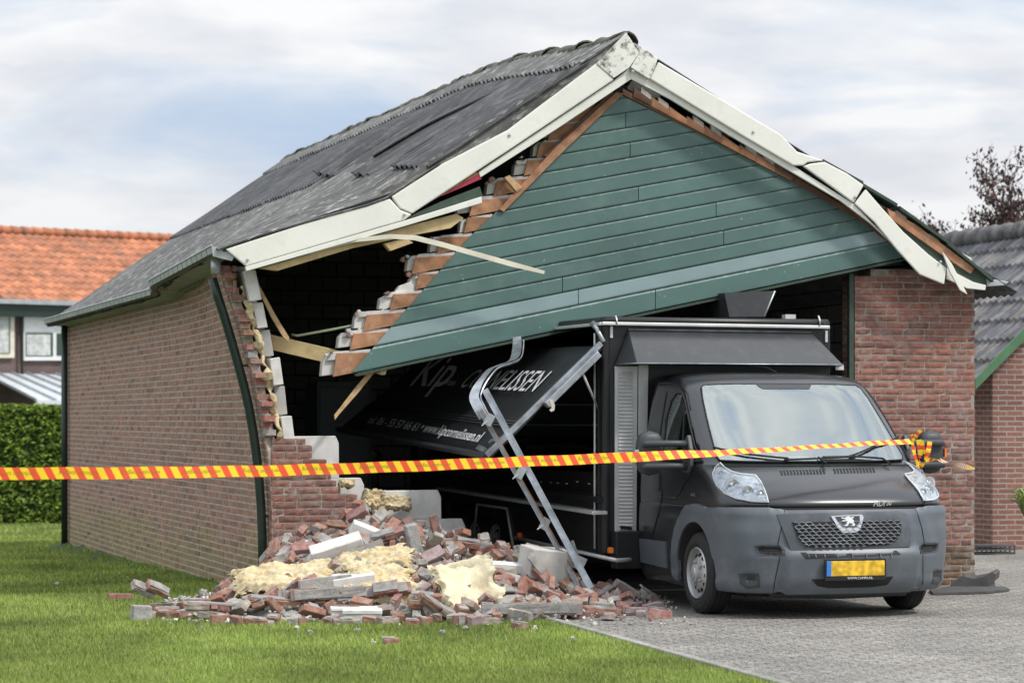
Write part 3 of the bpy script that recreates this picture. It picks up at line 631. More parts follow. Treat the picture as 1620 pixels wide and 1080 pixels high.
# unpainted board ends and block masonry along the torn left edge
for k in range(-1, 13):
    lo, hi = bline(k), bline(k+1)
    y0 = 590
    for _ in range(6): y0 = lo(dg(y0))
    xg = dg(y0); yt = hi(xg); wl = (18, 32, 38, 22, 8, 40, 26, 12, 36, 30, 14, 26, 40, 50, 20)[k+1]
    pt = lambda x, y: (x, y)
    xr = dg(yt+3)+2; xl = xg-wl+ (yt-y0)*.25
    P = [(xl-2, y0+2+wl*.17), (xg+2, y0-1), (xr, yt+3), (xl+4, yt+2+wl*.15)]
    gpoly('board_end', P, CV+.012, .02, 'cedar', .002, rnd.uniform(.85, 1.2))
    for q_ in range(2):                      # chips of mortar and block clinging to the torn edge
        cx, cy = xl-rnd.uniform(2, 16), yt+rnd.uniform(-2, 12); s_ = rnd.uniform(2.5, 6.5)
        P = [(cx+math.cos(a)*s_*rnd.uniform(.5, 1.2), cy+math.sin(a)*s_*rnd.uniform(.4, .9)) for a in [R(72*j) for j in range(5)]]
        if area(P) > 4: gpoly('mortar_chip', P, -.115-rnd.uniform(0, .02), .05, 'block' if rnd.random() < .6 else 'rubble_brick', .002, rnd.uniform(.7, 1.1))
    # blocks behind
    bx = xl-rnd.uniform(8, 26); h = y0-yt
    if k < 12:
        gpoly('gable_block', [(bx, y0+4), (xr+4, y0-6), (xr+6, yt-2), (bx+rnd.uniform(6, 14), yt+3+rnd.uniform(0, 4)), (bx+2, yt+h*.5)], -.075+.01*(k % 2), .1, 'block', .006, rnd.uniform(.85, 1.05))
        gpoly('gable_block', [(bx+8, yt+h*.45), (xr, yt+h*.3), (xr, yt-2), (bx+20, yt+2)], -.095, .05, 'block', .006, rnd.uniform(.8, 1.0))
gpoly('gable_block', [(603, 492), (632, 452), (648, 446), (662, 458), (655, 470), (628, 482)], -.08, .08, 'block', .006)
gpoly('gable_block', [(566, 520), (600, 492), (612, 500), (600, 520), (575, 532)], -.07, .08, 'block', .006, .9)
gpoly('gable_block', [(655, 418), (688, 411), (690, 422), (676, 424), (678, 448), (665, 452), (655, 428)], -.08, .1, 'block', .004)
# masonry and board ends along the right under the barge board
for i in range(9):
    t = i/9; x = 1000+250*t; y = 135+150*t*1.0
    ye = lambda q: 152+(q-1000)*.535
    gpoly('board_end', [(x+2, ye(x)+1), (x+31, ye(x+30)), (x+33, ye(x+30)-8), (x+4, ye(x)-13)], -.165, .02, 'cedar' if i % 4 else 'cedar_dark', .002, rnd.uniform(.8, 1.25))
    if i % 3 != 2: gpoly('gable_block', [(x+14, ye(x)-4), (x+32, ye(x+30)-7), (x+30, ye(x+30)-18), (x+14, ye(x)-14)], -.15, .04, 'block', .003)
gpoly('verge_strip', [(985, 140), (1082, 190), (1182, 243), (1253, 276), (1367, 344), (1410, 378), (1408, 386), (1367, 353), (1253, 287), (1182, 251), (1082, 199), (985, 150)], -.150, .02, 'cedar_dark', .001, .8)
gpoly('gable_block', [(1000, 128), (1022, 138), (1046, 152), (1030, 158), (1010, 152), (992, 140)], -.05, .08, 'block', .004)
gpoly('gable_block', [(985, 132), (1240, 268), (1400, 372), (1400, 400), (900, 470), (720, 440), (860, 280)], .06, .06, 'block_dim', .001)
gpoly('verge_strip', [(975, 146), (987, 148), (893, 238), (797, 335), (790, 331), (880, 232)], -.175, .018, 'cedar', .002, .9)
gpoly('verge_strip', [(965, 147), (976, 146), (868, 250), (860, 246)], -.15, .02, 'cedar_dark', .002, .8)
gpoly('rafter_block', [(798, 281), (806, 277), (826, 296), (818, 304)], -.2, .05, 'pine_brown', .003)
gpoly('lintel_batten', [(562, 592), (640, 574), (634, 580), (590, 590), (566, 595)], -.11, .04, 'pine_brown', .002)
gpoly('lintel_batten', [(565, 590), (1434, 408), (1434, 412), (566, 594)], -.14, .12, 'deep_green', .001)
gpoly('insulation_tuft', [(596, 590), (612, 584), (610, 592), (606, 593)], -.08, .05, 'insulation', .002)
m = MB(); a = GP(425, 540, .35); b = GP(560, 572, .0); m.bar(a, b, .1, .13); bevel(m.build('wall_plate', 'pine', gar), .004)
m = MB(); m.tube([GP(462, 529, .35), GP(470, 531, .3), GP(520, 522, .2), GP(580, 511, .05)], .012, 8); m.build('conduit_pipe', 'pole', gar)
# loose boards that hang in the opening
def loose(name, px, v0, th, mt, label, group=None):
    m = MB(); m.prism([GP(x, y, v0) for x, y in px], GV*th); o = m.build(name, mt); recalc(o); bevel(o, .002, 1); return tag(o, label, 'board', group)
m = MB(); m.ribbon([GP(x, y, v) for x, y, v in ((428, 424, -.25), (500, 397, -.3), (560, 380, -.36), (618, 374, -.42), (656, 376, -.44), (700, 387, -.46), (760, 404, -.47), (810, 418, -.47), (861, 431, -.47))], [.02, .03, .035, .04, .045, .045, .045, .045, .03], th=.012)
tag(m.build('trim_strip', 'cream'), 'long bent cream trim strip sticking out over the green boards', 'trim strip')
loose('broken_board', [(403, 447), (409, 449), (440, 505), (458, 534), (456, 541), (448, 533), (430, 503)], .1, .02, 'pine_brown', 'thin splintered lath hanging inside the torn wall corner')
loose('broken_board', [(583, 588), (594, 587), (566, 622), (536, 656), (530, 664), (529, 656), (537, 646), (560, 616)], -.05, .02, 'pine_brown', 'broken plank hanging below the lower tip of the green gable')
# ------------------------------------------------------------ the food truck
PV = R(17.5); VL = Vector((math.cos(PV), math.sin(PV), 0)); VD = Vector((-math.sin(PV), math.cos(PV), 0)); V0 = Vector((2.43, 22.33, 0))
def VF(w_, d, z): return V0+VL*w_+VD*d+Z*z
def toV(p): q = Vector(p)-V0; return q.dot(VL), q.dot(VD), p[2]
def VPd(x, y, d): return onplane(x, y, VF(0, d, 0), VD)
def VPw(x, y, w_): return onplane(x, y, VF(w_, 0, 0), VL)
M_z = Matrix.Rotation(PV, 3, 'Z')
trk = root('food_truck', 'matt black food truck with grey bumper parked nose out of the wrecked garage', 'truck', V0)
LV = [(.20, -.80, .50, .90), (.25, -.87, .52, .945), (.32, -.91, .54, .965), (.5, -.945, .56, .98), (.7, -.945, .56, .985), (.83, -.93, .56, .98), (.87, -.915, .56, .975), (.875, -.868, .54, .968), (.905, -.882, .55, .97),
      (.93, -.875, .55, .97), (1.0, -.80, .56, .97), (1.06, -.70, .56, .968), (1.11, -.60, .54, .965), (1.16, -.485, .50, .962), (1.20, -.36, .46, .957), (1.225, -.27, .42, .952), (1.30, -.18, .36, .94),
      (1.45, -.0, .31, .915), (1.6, .17, .28, .89), (1.75, .335, .26, .86), (1.85, .45, .25, .835), (1.90, .53, .27, .815), (1.935, .61, .30, .785), (1.96, .72, .32, .73), (1.975, .82, .3, .64), (1.985, .95, .2, .5)]
def LVi(z):
    z = max(LV[0][0], min(LV[-1][0], z))
    for a, b in zip(LV, LV[1:]):
        if z <= b[0]: t = (z-a[0])/(b[0]-a[0]); return [lerp(a[i], b[i], t) for i in (1, 2, 3)]
NE = 2.7
def SF(s, z):
    d0, r, hw = LVi(z); sg = -1 if s < 0 else 1; s = abs(s)
    if s <= 1:
        th = s*math.pi/2; return Vector((sg*hw*math.sin(th)**(2/NE), d0+r*(1-max(math.cos(th), 0)**(2/NE)), z))
    return Vector((sg*hw, d0+r+(s-1), z))
def SN(s, z):
    e = .01; a = SF(s+e, z)-SF(s-e, z); z1, z2 = min(z+e, 1.985), max(z-e, .2); b = SF(s, z1)-SF(s, z2); n = a.cross(b).normalized()
    return n
def SW(s, z, o=0): p = SF(s, z)+SN(s, z)*o; return VF(p.x, p.y, p.z)
def s_of(w_, d, z):
    d0, r, hw = LVi(z)
    sg = -1 if w_ < 0 else 1
    if d >= d0+r-.001: return sg*(1+d-d0-r)
    t = max(0, min(1, abs(w_)/hw)); return sg*math.asin(min(1, t**(NE/2)))/(math.pi/2)
BK = 1.32
m = MB(); zs = []
for a, b in zip(LV, LV[1:]): zs += [a[0], (a[0]+b[0])/2]
zs.append(LV[-1][0]); ring = []
th_ = [i/22 for i in range(23)]
for z in zs:
    d0, r, hw = LVi(z); n = 14; half = th_+[1+(BK-d0-r)*j/n for j in range(1, n+1)]
    ring.append([SW(s, z) for s in [-q for q in half[::-1]]+half[1:]])
n = len(ring[0]); V = [p for rr in ring for p in rr]
Fs = [(i*n+j, i*n+(j+1) % n, (i+1)*n+(j+1) % n, (i+1)*n+j) for i in range(len(zs)-1) for j in range(n)]
m.add(V, Fs, 0, 1, True); m.add(ring[-1], [tuple(range(n))], 0, 1, True); m.add(ring[0], [tuple(range(n))[::-1]], 0, 1, True)
body = m.build('cab_body', ['body', 'black', 'cabin'], trk); recalc(body)
# wheel arches, windscreen and side windows cut out of the cab, which leaves a real cabin behind the glass
WSP = []
for s, z in ((-.60, 1.245), (-.4, 1.237), (-.2, 1.233), (0, 1.232), (.2, 1.233), (.4, 1.237), (.60, 1.245), (.63, 1.28), (.63, 1.5), (.625, 1.75), (.61, 1.845), (.57, 1.862), (.3, 1.87), (0, 1.872), (-.3, 1.87), (-.57, 1.862), (-.61, 1.845), (-.625, 1.75), (-.63, 1.5), (-.63, 1.28)): WSP.append((s, z))
SWN = [(-.02, 1.24), (.86, 1.24), (.87, 1.6), (.83, 1.74), (.75, 1.80), (.62, 1.80), (.52, 1.74), (.14, 1.36)]
for ci in range(4):
    c = MB(); sg = -1 if ci % 2 else 1
    if ci < 2: c.lathe(VF(sg*.62, 0, .34), VL*sg, [(0, 0), (.405, 0), (.405, .6), (0, .6)], 40)
    elif ci == 2: c.prism([VF(SF(s*.985, z).x, 1.15, lerp(1.55, z, .985)) for s, z in WSP], -VD*1.9)
    else: c.prism([VF(-1.2, lerp(.45, d, .96), lerp(1.5, z, .96)) for d, z in SWN], VL*2.4)
    co = c.build('cut', 'black' if ci < 2 else 'cabin', loc=V0); recalc(co)
    b = body.modifiers.new('b', 'BOOLEAN'); b.object = co; b.operation = 'DIFFERENCE'; b.solver = 'EXACT'
    bpy.context.view_layer.update(); me = bpy.data.meshes.new_from_object(body.evaluated_get(bpy.context.evaluated_depsgraph_get())); body.modifiers.clear(); body.data = me; bpy.data.objects.remove(co)
    if ci == 1: bm = bmesh.new(); bm.from_mesh(body.data); bvh = BVHTree.FromBMesh(bm); bm.free()
for p in body.data.polygons:
    q = p.center
    w_, d, z = toV(q+V0)
    if abs(d) < .42 and z < .76 and abs(math.hypot(d, z-.34)-.405) < .02 and abs(w_) < .99: p.material_index = 1
def hit(x, y):
    r = ray(x, y).normalized(); l, nn, i, d = bvh.ray_cast(Vector((0, 0, 1.6))-V0, r)
    if l is None:
        l = onplane(x, y, V0-VD*.3, VD)-V0
    return l+V0
def sz(x, y): p = toV(hit(x, y)); return (s_of(*p), p[2])
def dens(P, st=.05, closed=True):
    out = []; n = len(P)
    for i in range(n if closed else n-1):
        a, b = P[i], P[(i+1) % n]; k = max(1, int(math.hypot(b[0]-a[0], b[1]-a[1])/st)); out += [(lerp(a[0], b[0], j/k), lerp(a[1], b[1], j/k)) for j in range(k)]
    if not closed: out.append(P[-1])
    return out
def inside(x, y, P):
    c = False; j = len(P)-1
    for i in range(len(P)):
        if (P[i][1] > y) != (P[j][1] > y) and x < (P[j][0]-P[i][0])*(y-P[i][1])/(P[j][1]-P[i][1])+P[i][0]: c = not c
        j = i
    return c
def skin(name, P, mt, off, th=.012, par=None, st=.05, mirror=False, col=1., lab=None, surf=None):
    surf = surf or SW; par = par or trk
    if mirror: P = [(-a, b) for a, b in P][::-1]
    B = dens(P, st*.6); nb = len(B); x0 = min(p[0] for p in B); x1 = max(p[0] for p in B); y0 = min(p[1] for p in B); y1 = max(p[1] for p in B)
    I = []; x = x0+st/2
    while x < x1:
        y = y0+st/2
        while y < y1:
            if inside(x, y, B) and min((x-q[0])**2+(y-q[1])**2 for q in B) > (st*.3)**2: I.append((x, y))
            y += st
        x += st
    A = B+I; r = delaunay_2d_cdt([Vector(p) for p in A], [(i, (i+1) % nb) for i in range(nb)], [tuple(range(nb))], 1, 1e-6)
    vs, fs = r[0], r[2]; m = MB(); top = [surf(p.x, p.y, off) for p in vs]; m.add(top, [tuple(f) for f in fs], 0, col, True)
    if th:
        bo = [surf(p[0], p[1], off) for p in B]; bi = [surf(p[0], p[1], off-th) for p in B]
        m.add(bo+bi, [(i, (i+1) % nb, nb+(i+1) % nb, nb+i) for i in range(nb)], 0, col)
    o = m.build(name, mt, par); 
    if lab: o['label'] = lab
    return o
def skinp(name, px, mt, off, **k): return skin(name, [sz(x, y) for x, y in px], mt, off, **k)
def seam(name, px, r_=.0035, mt='black', off=.002, par=None, raw=False, mirror=False, surf=None):
    P = px if raw else [sz(x, y) for x, y in px]
    if mirror: P = [(-a, b) for a, b in P]
    P = dens(P, .05, False); m = MB(); m.tube([(surf or SW)(a, b, off) for a, b in P], r_, 6); return m.build(name, mt, par or trk)
def sd(d, z): a = LVi(z); return 1+d-a[0]-a[1]
FOG = [(abs(sz(1218, 870)[0]), sz(1218, 870)[1], .075, .022), (abs(sz(1188, 915)[0]), sz(1188, 915)[1], .055, .026)]
def relief(s, z):                                # soft mouldings pressed into the bumper
    a = abs(s); o = .028*smooth((.355-a)/.05)*smooth((.553-z)/.03)-.012*smooth((.355-a)/.04)*smooth((z-.56)/.02)
    o += .016*smooth((.34-z)/.05)*smooth((a-.36)/.04)+.012*smooth((z-.80)/.05)*smooth((a-.38)/.05)
    for s0, z0, rs_, rz_ in FOG: o -= .03*math.exp(-((a-s0)/rs_)**4-((z-z0)/rz_)**4)
    return o
def SWB(s, z, o=0.): return SW(s, z, o+relief(s, z))
# bumper with wheel arch flare, one continuous grey moulding
half = [(0, .235), (.5, .235), (.8, .24)]
half += [(sd(-.385, .24), .24)]+[(sd(-.412*math.cos(a), .34+.412*math.sin(a)), .34+.412*math.sin(a)) for a in [math.pi*k/24 for k in range(0, 23)]]
half += [(sd(.40, .26), .26), (sd(.49, .26), .26)]+[(sd(.56*math.cos(a), .34+.56*math.sin(a)), .34+.56*math.sin(a)) for a in [R(q) for q in (0, 12, 24, 36, 48, 60, 70, 80, 90)]]
half += [(sd(-.12, .89), .89), (sd(-.3, .875), .872), (.8, .868), (0, .868)]
BP = half+[(-a, b) for a, b in half[::-1]][1:-1]
bump = skin('bumper', BP, 'plastic', .014, .03, st=.026, surf=SWB); bump['label'] = 'grey plastic bumper running into the wheel arch flares'
for mi in (False, True):
    seam('panel_gap', [(.32, .865), (.37, .60), (.35, .55), (.40, .24)], .004, off=.014, raw=True, mirror=mi, surf=SWB)
skinp('grille_surround', [(1229, 814), (1420, 809), (1432, 813), (1439, 840), (1438, 864), (1340, 868), (1251, 871), (1243, 850)], 'plastic', .020, th=.012, col=.75)
GP_ = [(1252, 826), (1300, 825.5), (1417, 822), (1423, 828), (1422, 846), (1412, 857), (1400, 861.5), (1345, 864.5), (1290, 866), (1274, 864), (1262, 852)]
gr = skinp('grille', GP_, 'black', .027, th=.003); m = MB()
for r_i in range(-2, 12):                       # honeycomb wire
    for c_i in range(-2, 22):
        x = 1246+c_i*10.6+(5.3 if r_i % 2 else 0); y = 823+r_i*4.9-.02*(x-1246)
        hexp = [(x, y), (x+3.6, y-1.6), (x+7, y-1.6), (x+10.6, y)]
        for a, b in ((hexp[0], hexp[1]), (hexp[1], hexp[2]), (hexp[2], hexp[3]), ((x, y), (x-.0, y+1.7)), ((x, y+1.7), (x+5.3-1.8, y+3.4))):
            if inside(*a, GP_) and inside(*b, GP_):
                pa, pb = sz(*a), sz(*b); m.bar(SW(*pa, .036), SW(*pb, .036), .0035, .0045)
m.build('grille_mesh', 'galv', gr)
skinp('grille_slot', [(1264, 873), (1414, 868.5), (1420, 876), (1273, 881.5)], 'black', .018, th=.002, surf=SWB, st=.03); m = MB()
for x in (1276, 1287, 1301, 1321, 1344, 1366, 1388, 1405): a, b = sz(x, 874), sz(x+1.5, 880); m.bar(SWB(*a, .022), SWB(*b, .022), .004, .006)
m.build('grille_bars', 'galv', gr)
li = skinp('lower_intake', [(1281, 913.5), (1345, 912), (1409, 909), (1399, 920), (1375, 923.5), (1310, 925), (1292, 922)], 'black', .017, th=.002, surf=SWB, st=.03)
for P in ([(1169.5, 906), (1200.6, 906), (1203, 925), (1184, 928), (1173, 920)], [(1194, 862.5), (1233, 863), (1241, 869.5), (1241, 879), (1198, 876)]):
    for mi in (False, True):
        o = skinp('bumper_vent', P, 'plastic_dark', .0175, th=.002, mirror=mi, st=.022, surf=SWB)
    z = [sz(*q) for q in P]; cx = sum(q[0] for q in z)/len(z); cy = sum(q[1] for q in z)/len(z)
    for mi in (1, -1):
        for k in range(3):
            pass
        if P[0][1] < 890: skin('vent_mesh', [(mi*(cx+(q[0]-cx)*.8), cy+(q[1]-cy)*.7) for q in z][::mi], 'black', .020, .001, st=.022, surf=SWB)
for mi in (): seam('bumper_crease', [(.42, .33), (.7, .325), (.93, .34)], .007, 'plastic', .012, raw=True, mirror=mi)
seam('bumper_lip', [(-.9, .25), (-.5, .245), (0, .245), (.5, .245), (.9, .25)], .012, 'plastic', .012, raw=True)
seam('bumper_lip', [(-.34, .553), (0, .553), (.34, .553)], .008, 'plastic', .010, raw=True, surf=SWB)
# number plate
pl = VF(-.02, -1.005, .41); m = MB(); M = Matrix.Rotation(PV, 3, 'Z')
m.box(pl, (.50, .012, .118), M); pn = m.build('number_plate', 'plate_yellow', trk); bevel(pn, .003)
pn['label'] = 'yellow number plate with blurred characters and a blue end strip'
m = MB(); m.box(pl-VL*.232-VD*.0075, (.038, .004, .116), M); m.build('plate_strip', 'plate_blue', pn)
m = MB(); m.box(pl+VD*.004-Z*.012, (.525, .014, .165), M); m.build('plate_holder', 'black', pn)
def textpart(name, txt, o, ax, ay, mt, par, size, shear=0., bold=0., th=.0015):
    V, P = textmesh(txt, size, shear, bold); nn = ax.cross(ay).normalized(); m = MB()
    m.add([o+ax*v.x+ay*v.y+nn*th for v in V], P); return m.build(name, mt, par)
textpart('plate_lettering', 'WWW.CAMPA.NL', pl-VL*.075-VD*.008-Z*.085, VL, Z, 'white', pn, .027)
# badge
ebase = [(1312, 816.5), (1361, 814.5), (1363.5, 818), (1361, 828), (1357.5, 838), (1352, 841.5), (1330, 842.5), (1325, 838), (1318, 826)]
bd = skinp('badge', ebase, 'chrome', .034, th=.02, st=.02); bd['label'] = 'chrome framed black shield with a standing lion'
skinp('badge_field', [(1318, 817.5), (1357, 816), (1357.5, 824), (1353, 832.5), (1349, 834.5), (1332, 835), (1328, 832), (1322, 824)], 'plastic_dark', .036, th=.001, par=bd, st=.02)
lion = [(560, 375), (600, 370), (660, 385), (715, 395), (690, 375), (740, 350), (800, 340), (850, 355), (880, 385), (905, 355), (950, 350), (970, 385), (945, 400), (925, 385), (915, 410), (940, 450), (975, 480), (970, 520), (940, 530), (990, 570), (1000, 640), (950, 650), (890, 640), (900, 615), (945, 615), (935, 585), (880, 560), (830, 545), (790, 600), (770, 645), (700, 655), (660, 635), (690, 615), (725, 610), (740, 560), (765, 500), (720, 490), (660, 490), (610, 500), (590, 480), (640, 460), (700, 460), (720, 440), (660, 420), (600, 410), (565, 395)]
skinp('badge_lion', [(1300+x/20.25, 800+y/20.25) for x, y in lion], 'white', .038, th=.001, par=bd, st=.03)
a = sz(1380, 804); pa = SW(*a, .02); q = SW(*sz(1409, 803), .02); ax = (q-pa).normalized()
textpart('model_lettering', 'HDi', pa, ax, Z, 'chrome', trk, .062, .25, .001, .004); textpart('model_lettering', '30', pa+ax*.118+Z*.004, ax, Z, 'chrome', trk, .046, .25, .001, .004)
# bonnet: gaps, vents and crease line
for mi in (False, True): seam('bonnet_gap', [(.41, .868), (.44, .93), (.51, 1.0), (.60, 1.08), (.66, 1.15), (.72, 1.20)], .004, raw=True, mirror=mi, off=.001)
seam('bonnet_gap', [(-.72, 1.20), (-.4, 1.205), (0, 1.207), (.4, 1.205), (.72, 1.20)], .006, raw=True)
seam('bonnet_edge', [(-.98, .872), (0, .872), (.98, .872)], .006, raw=True, off=.004)
for x0, x1, n in ((1233, 1300, 14), (1317, 1379, 13)):
    for i in range(n):
        x = lerp(x0, x1, i/(n-1)); y = 744-.03*(x-1233); skinp('bonnet_vent', [(x, y), (x+3, y), (x+5.5, y+7.5), (x+2.5, y+7.5)], 'black', .002, th=.0005, st=.02)
# windscreen and side windows
skin('windscreen', WSP, 'windscreen', .012, .0, st=.05)
for w_ in (-.46, -.12, .46):                    # seats, dashboard and wheel seen through the glass
    st_ = MB(); st_.gbox(w_-.21 if w_ != -.12 else w_-.08, w_+.21 if w_ != -.12 else w_+.2, .78, .92, 1.0, 1.56, fr=VF); q = st_.build('seat_back', 'seat', trk); bevel(q, .05, 4)
    st_ = MB(); st_.gbox(w_-.13, w_+.13, .80, .90, 1.57, 1.74, fr=VF); bevel(st_.build('headrest', 'seat', trk), .04, 4)
m = MB(); m.gbox(-.72, .72, -.1, .35, 1.15, 1.262, fr=VF); bevel(m.build('dashboard', 'plastic_dark', trk), .03, 3)
m = MB(); c = VF(.44, .40, 1.30); ax2 = (VD*.8+Z*.5).normalized(); yy_ = ax2.cross(VL).normalized(); m.tube([c+(VL*math.cos(a)+yy_*math.sin(a))*.19 for a in [2*math.pi*k/24 for k in range(25)]], .016, 8); m.tube([c-VL*.18, c, c+VL*.18], .02, 6); m.build('steering_wheel', 'black', trk)
m = MB(); p = VF(-.1, .02, 1.275); m.box(p, (.2, .14, .006), M_z); m.build('paper_sheet', 'white', trk)
m = MB(); m.box(VF(0, .48, 1.79), (.24, .03, .07), M_z); bevel(m.build('interior_mirror', 'black', trk), .01)
m = MB(); B = dens(WSP, .05); m.tube([SW(a, b, .009) for a, b in B+B[:1]], .008, 6); m.build('windscreen_seal', 'black', trk)
skin('mirror_pad', [(-.1, 1.83), (.1, 1.83), (.13, 1.868), (-.13, 1.868)], 'plastic_dark', .014, .001, st=.03)
for sg in (-1, 1):
    o = skin('side_window', [(sg*sd(d, z), z) for d, z in SWN][::sg], 'side_glass', .008, .0, st=.06)
    m = MB(); B = dens([(sg*sd(d, z), z) for d, z in SWN], .05); m.tube([SW(a, b, .008) for a, b in B+B[:1]], .009, 6); m.build('window_seal', 'black', trk)
    seam('window_bar', [(sg*sd(.40, 1.24), 1.24), (sg*sd(.47, 1.6), 1.6), (sg*sd(.53, 1.72), 1.72)], .01, 'black', .008, raw=True)
    seam('door_gap', [(sg*sd(.02, 1.2), 1.2), (sg*sd(.30, 1.05), 1.05), (sg*sd(.42, .95), .95)], .004, raw=True)
    seam('door_gap', [(sg*sd(1.02, 1.82), 1.82), (sg*sd(1.0, 1.2), 1.2), (sg*sd(.99, .6), .6), (sg*sd(1.0, .33), .33)], .005, raw=True)
    seam('door_crease', [(sg*sd(.5, .93), .93), (sg*sd(1.28, .93), .93)], .006, 'body', .0, raw=True)
    skin('step_cover', [(sg*sd(d, z), z) for d, z in ((.66, .34), (1.28, .36), (1.28, .56), (.66, .56))][::sg], 'plastic', .018, .02, st=.06)
    skin('door_handle', [(sg*sd(d, z), z) for d, z in ((.86, .98), (.95, .98), (.96, 1.14), (.90, 1.17), (.86, 1.12))][::sg], 'plastic_dark', .012, .01, st=.03)
    seam('roof_groove', [(sg*sd(-.02+.38, 1.66), 1.66), (sg*sd(.5, 1.8), 1.8), (sg*sd(.72, 1.87), 1.87), (sg*sd(1.0, 1.88), 1.88), (sg*sd(1.25, 1.88), 1.88)], .005, raw=True)
a = sz(1094, 784); pa = SW(*a, .006); q = SW(*sz(1112, 785), .006); textpart('model_lettering', 'BOXER', pa, (q-pa).normalized(), Z, 'chrome', trk, .033, .2, .001, .003)
# headlights
HLP = [(1130, 757), (1129, 750), (1132, 741), (1139.5, 734), (1146, 741), (1157, 747.5), (1172, 751.5), (1195, 753.5), (1203, 763), (1210, 778), (1215.5, 795), (1190, 794), (1165, 789.5), (1148, 781), (1136, 769)]
hz = [sz(*q) for q in HLP]
for mi in (False, True):
    P = [(-a, b) for a, b in hz][::-1] if mi else hz
    h = skin('headlight', P, 'lamp_inner', .004, .0, st=.03); h['label'] = 'clear headlight at the vehicle %s corner' % ('left' if mi else 'right')
    sgn = -1 if mi else 1
    for (x, y, r_) in ((1141, 750, .026), (1159, 769, .062), (1183, 779, .052), (1203, 782, .035)):
        a, z = sz(x, y); p = SW(a*sgn, z, .008); nn = (-VD+VL*(-.25*sgn)).normalized(); b = MB()
        b.lathe(p-nn*.004, nn, [(r_, 0), (r_*.98, .014), (r_*.82, .014), (r_*.72, .002), (r_*.4, -.002), (r_*.36, .008), (0, .016)], 24); b.build('reflector', 'chrome', h)
    skin('lens', P, 'lens', .024, .0, st=.03, par=h)
    m = MB(); B = dens(P, .03); m.tube([SW(a, b, .014) for a, b in B+B[:1]], .006, 6); m.build('lamp_rim', 'white', h)
# wipers, aerial
for P in ([(1129, 711), (1180, 722), (1246, 729)], [(1240, 732), (1295, 729), (1350, 726)], [(1306, 738), (1296, 730), (1293, 727)], [(1300, 727), (1350, 726), (1394, 729), (1407, 739)], [(1338, 727), (1385, 707), (1417, 693)]):
    q = [sz(x, y) for x, y in P]; m = MB(); m.tube([SW(a, b, .03) for a, b in dens(q, .06, False)], .009, 6); m.build('wiper', 'black', trk)
m = MB(); a = hit(1229, 590) ; m.tube([a, a+Z*.012-VL*.02, a+Z*.05-VL*.10, a+Z*.062-VL*.20+VD*.1], [.009, .006, .003, .002], 6); m.build('aerial', 'black', trk)
for sg in (-1, 1):
    for k in range(5):
        w_ = sg*(.1+.13*k)
# mirrors with two arms
for sg in (-1, 1):
    c = VF(sg*1.27, .30, 1.305); mm = MB(); prof = []
    def mh(a, b, sg=sg, c=c):
        th = 2*math.pi*a; z = (b-.5)*.37; e = (1-abs(2*b-1)**4.5)**.4 if 0 < b < 1 else 0
        x = .115*math.copysign(abs(math.cos(th))**.6, math.cos(th))*max(e, .02)*(1-.12*abs(2*b-1)); y = .075*math.copysign(abs(math.sin(th))**.7, math.sin(th))*max(e, .02)
        return c+VL*x+VD*y+Z*z
    mm.grid(mh, 28, 16); mr = mm.build('wing_mirror', 'plastic_dark', trk); recalc(mr)
    mr['label'] = 'twin arm wing mirror on the %s' % ('bricked pier side, wrapped in barrier tape' if sg > 0 else 'driverless side beside the roller shutter')
    for z1 in (1.385, 1.20):
        b = MB(); b.tube([VF(sg*1.36, .215, z1-.012), VF(sg*1.33, .20, z1), VF(sg*1.1, .17, z1+.002), VF(sg*.97, .17, z1-.004)], [.02, .027, .026, .03], 10); b.build('mirror_arm', 'plastic_dark', mr)
    b = MB(); b.prism([VF(sg*.955, d, z) for d, z in ((.08, 1.20), (.14, 1.14), (.26, 1.15), (.27, 1.30), (.22, 1.42), (.16, 1.46), (.1, 1.34))], VL*sg*.04); q = b.build('mirror_foot', 'plastic_dark', mr); recalc(q); bevel(q, .012, 3)
    b = MB(); b.box(VF(sg*1.39, .27, 1.30), (.015, .06, .07), M); b.build('side_marker', 'white' if sg < 0 else 'orange', mr)
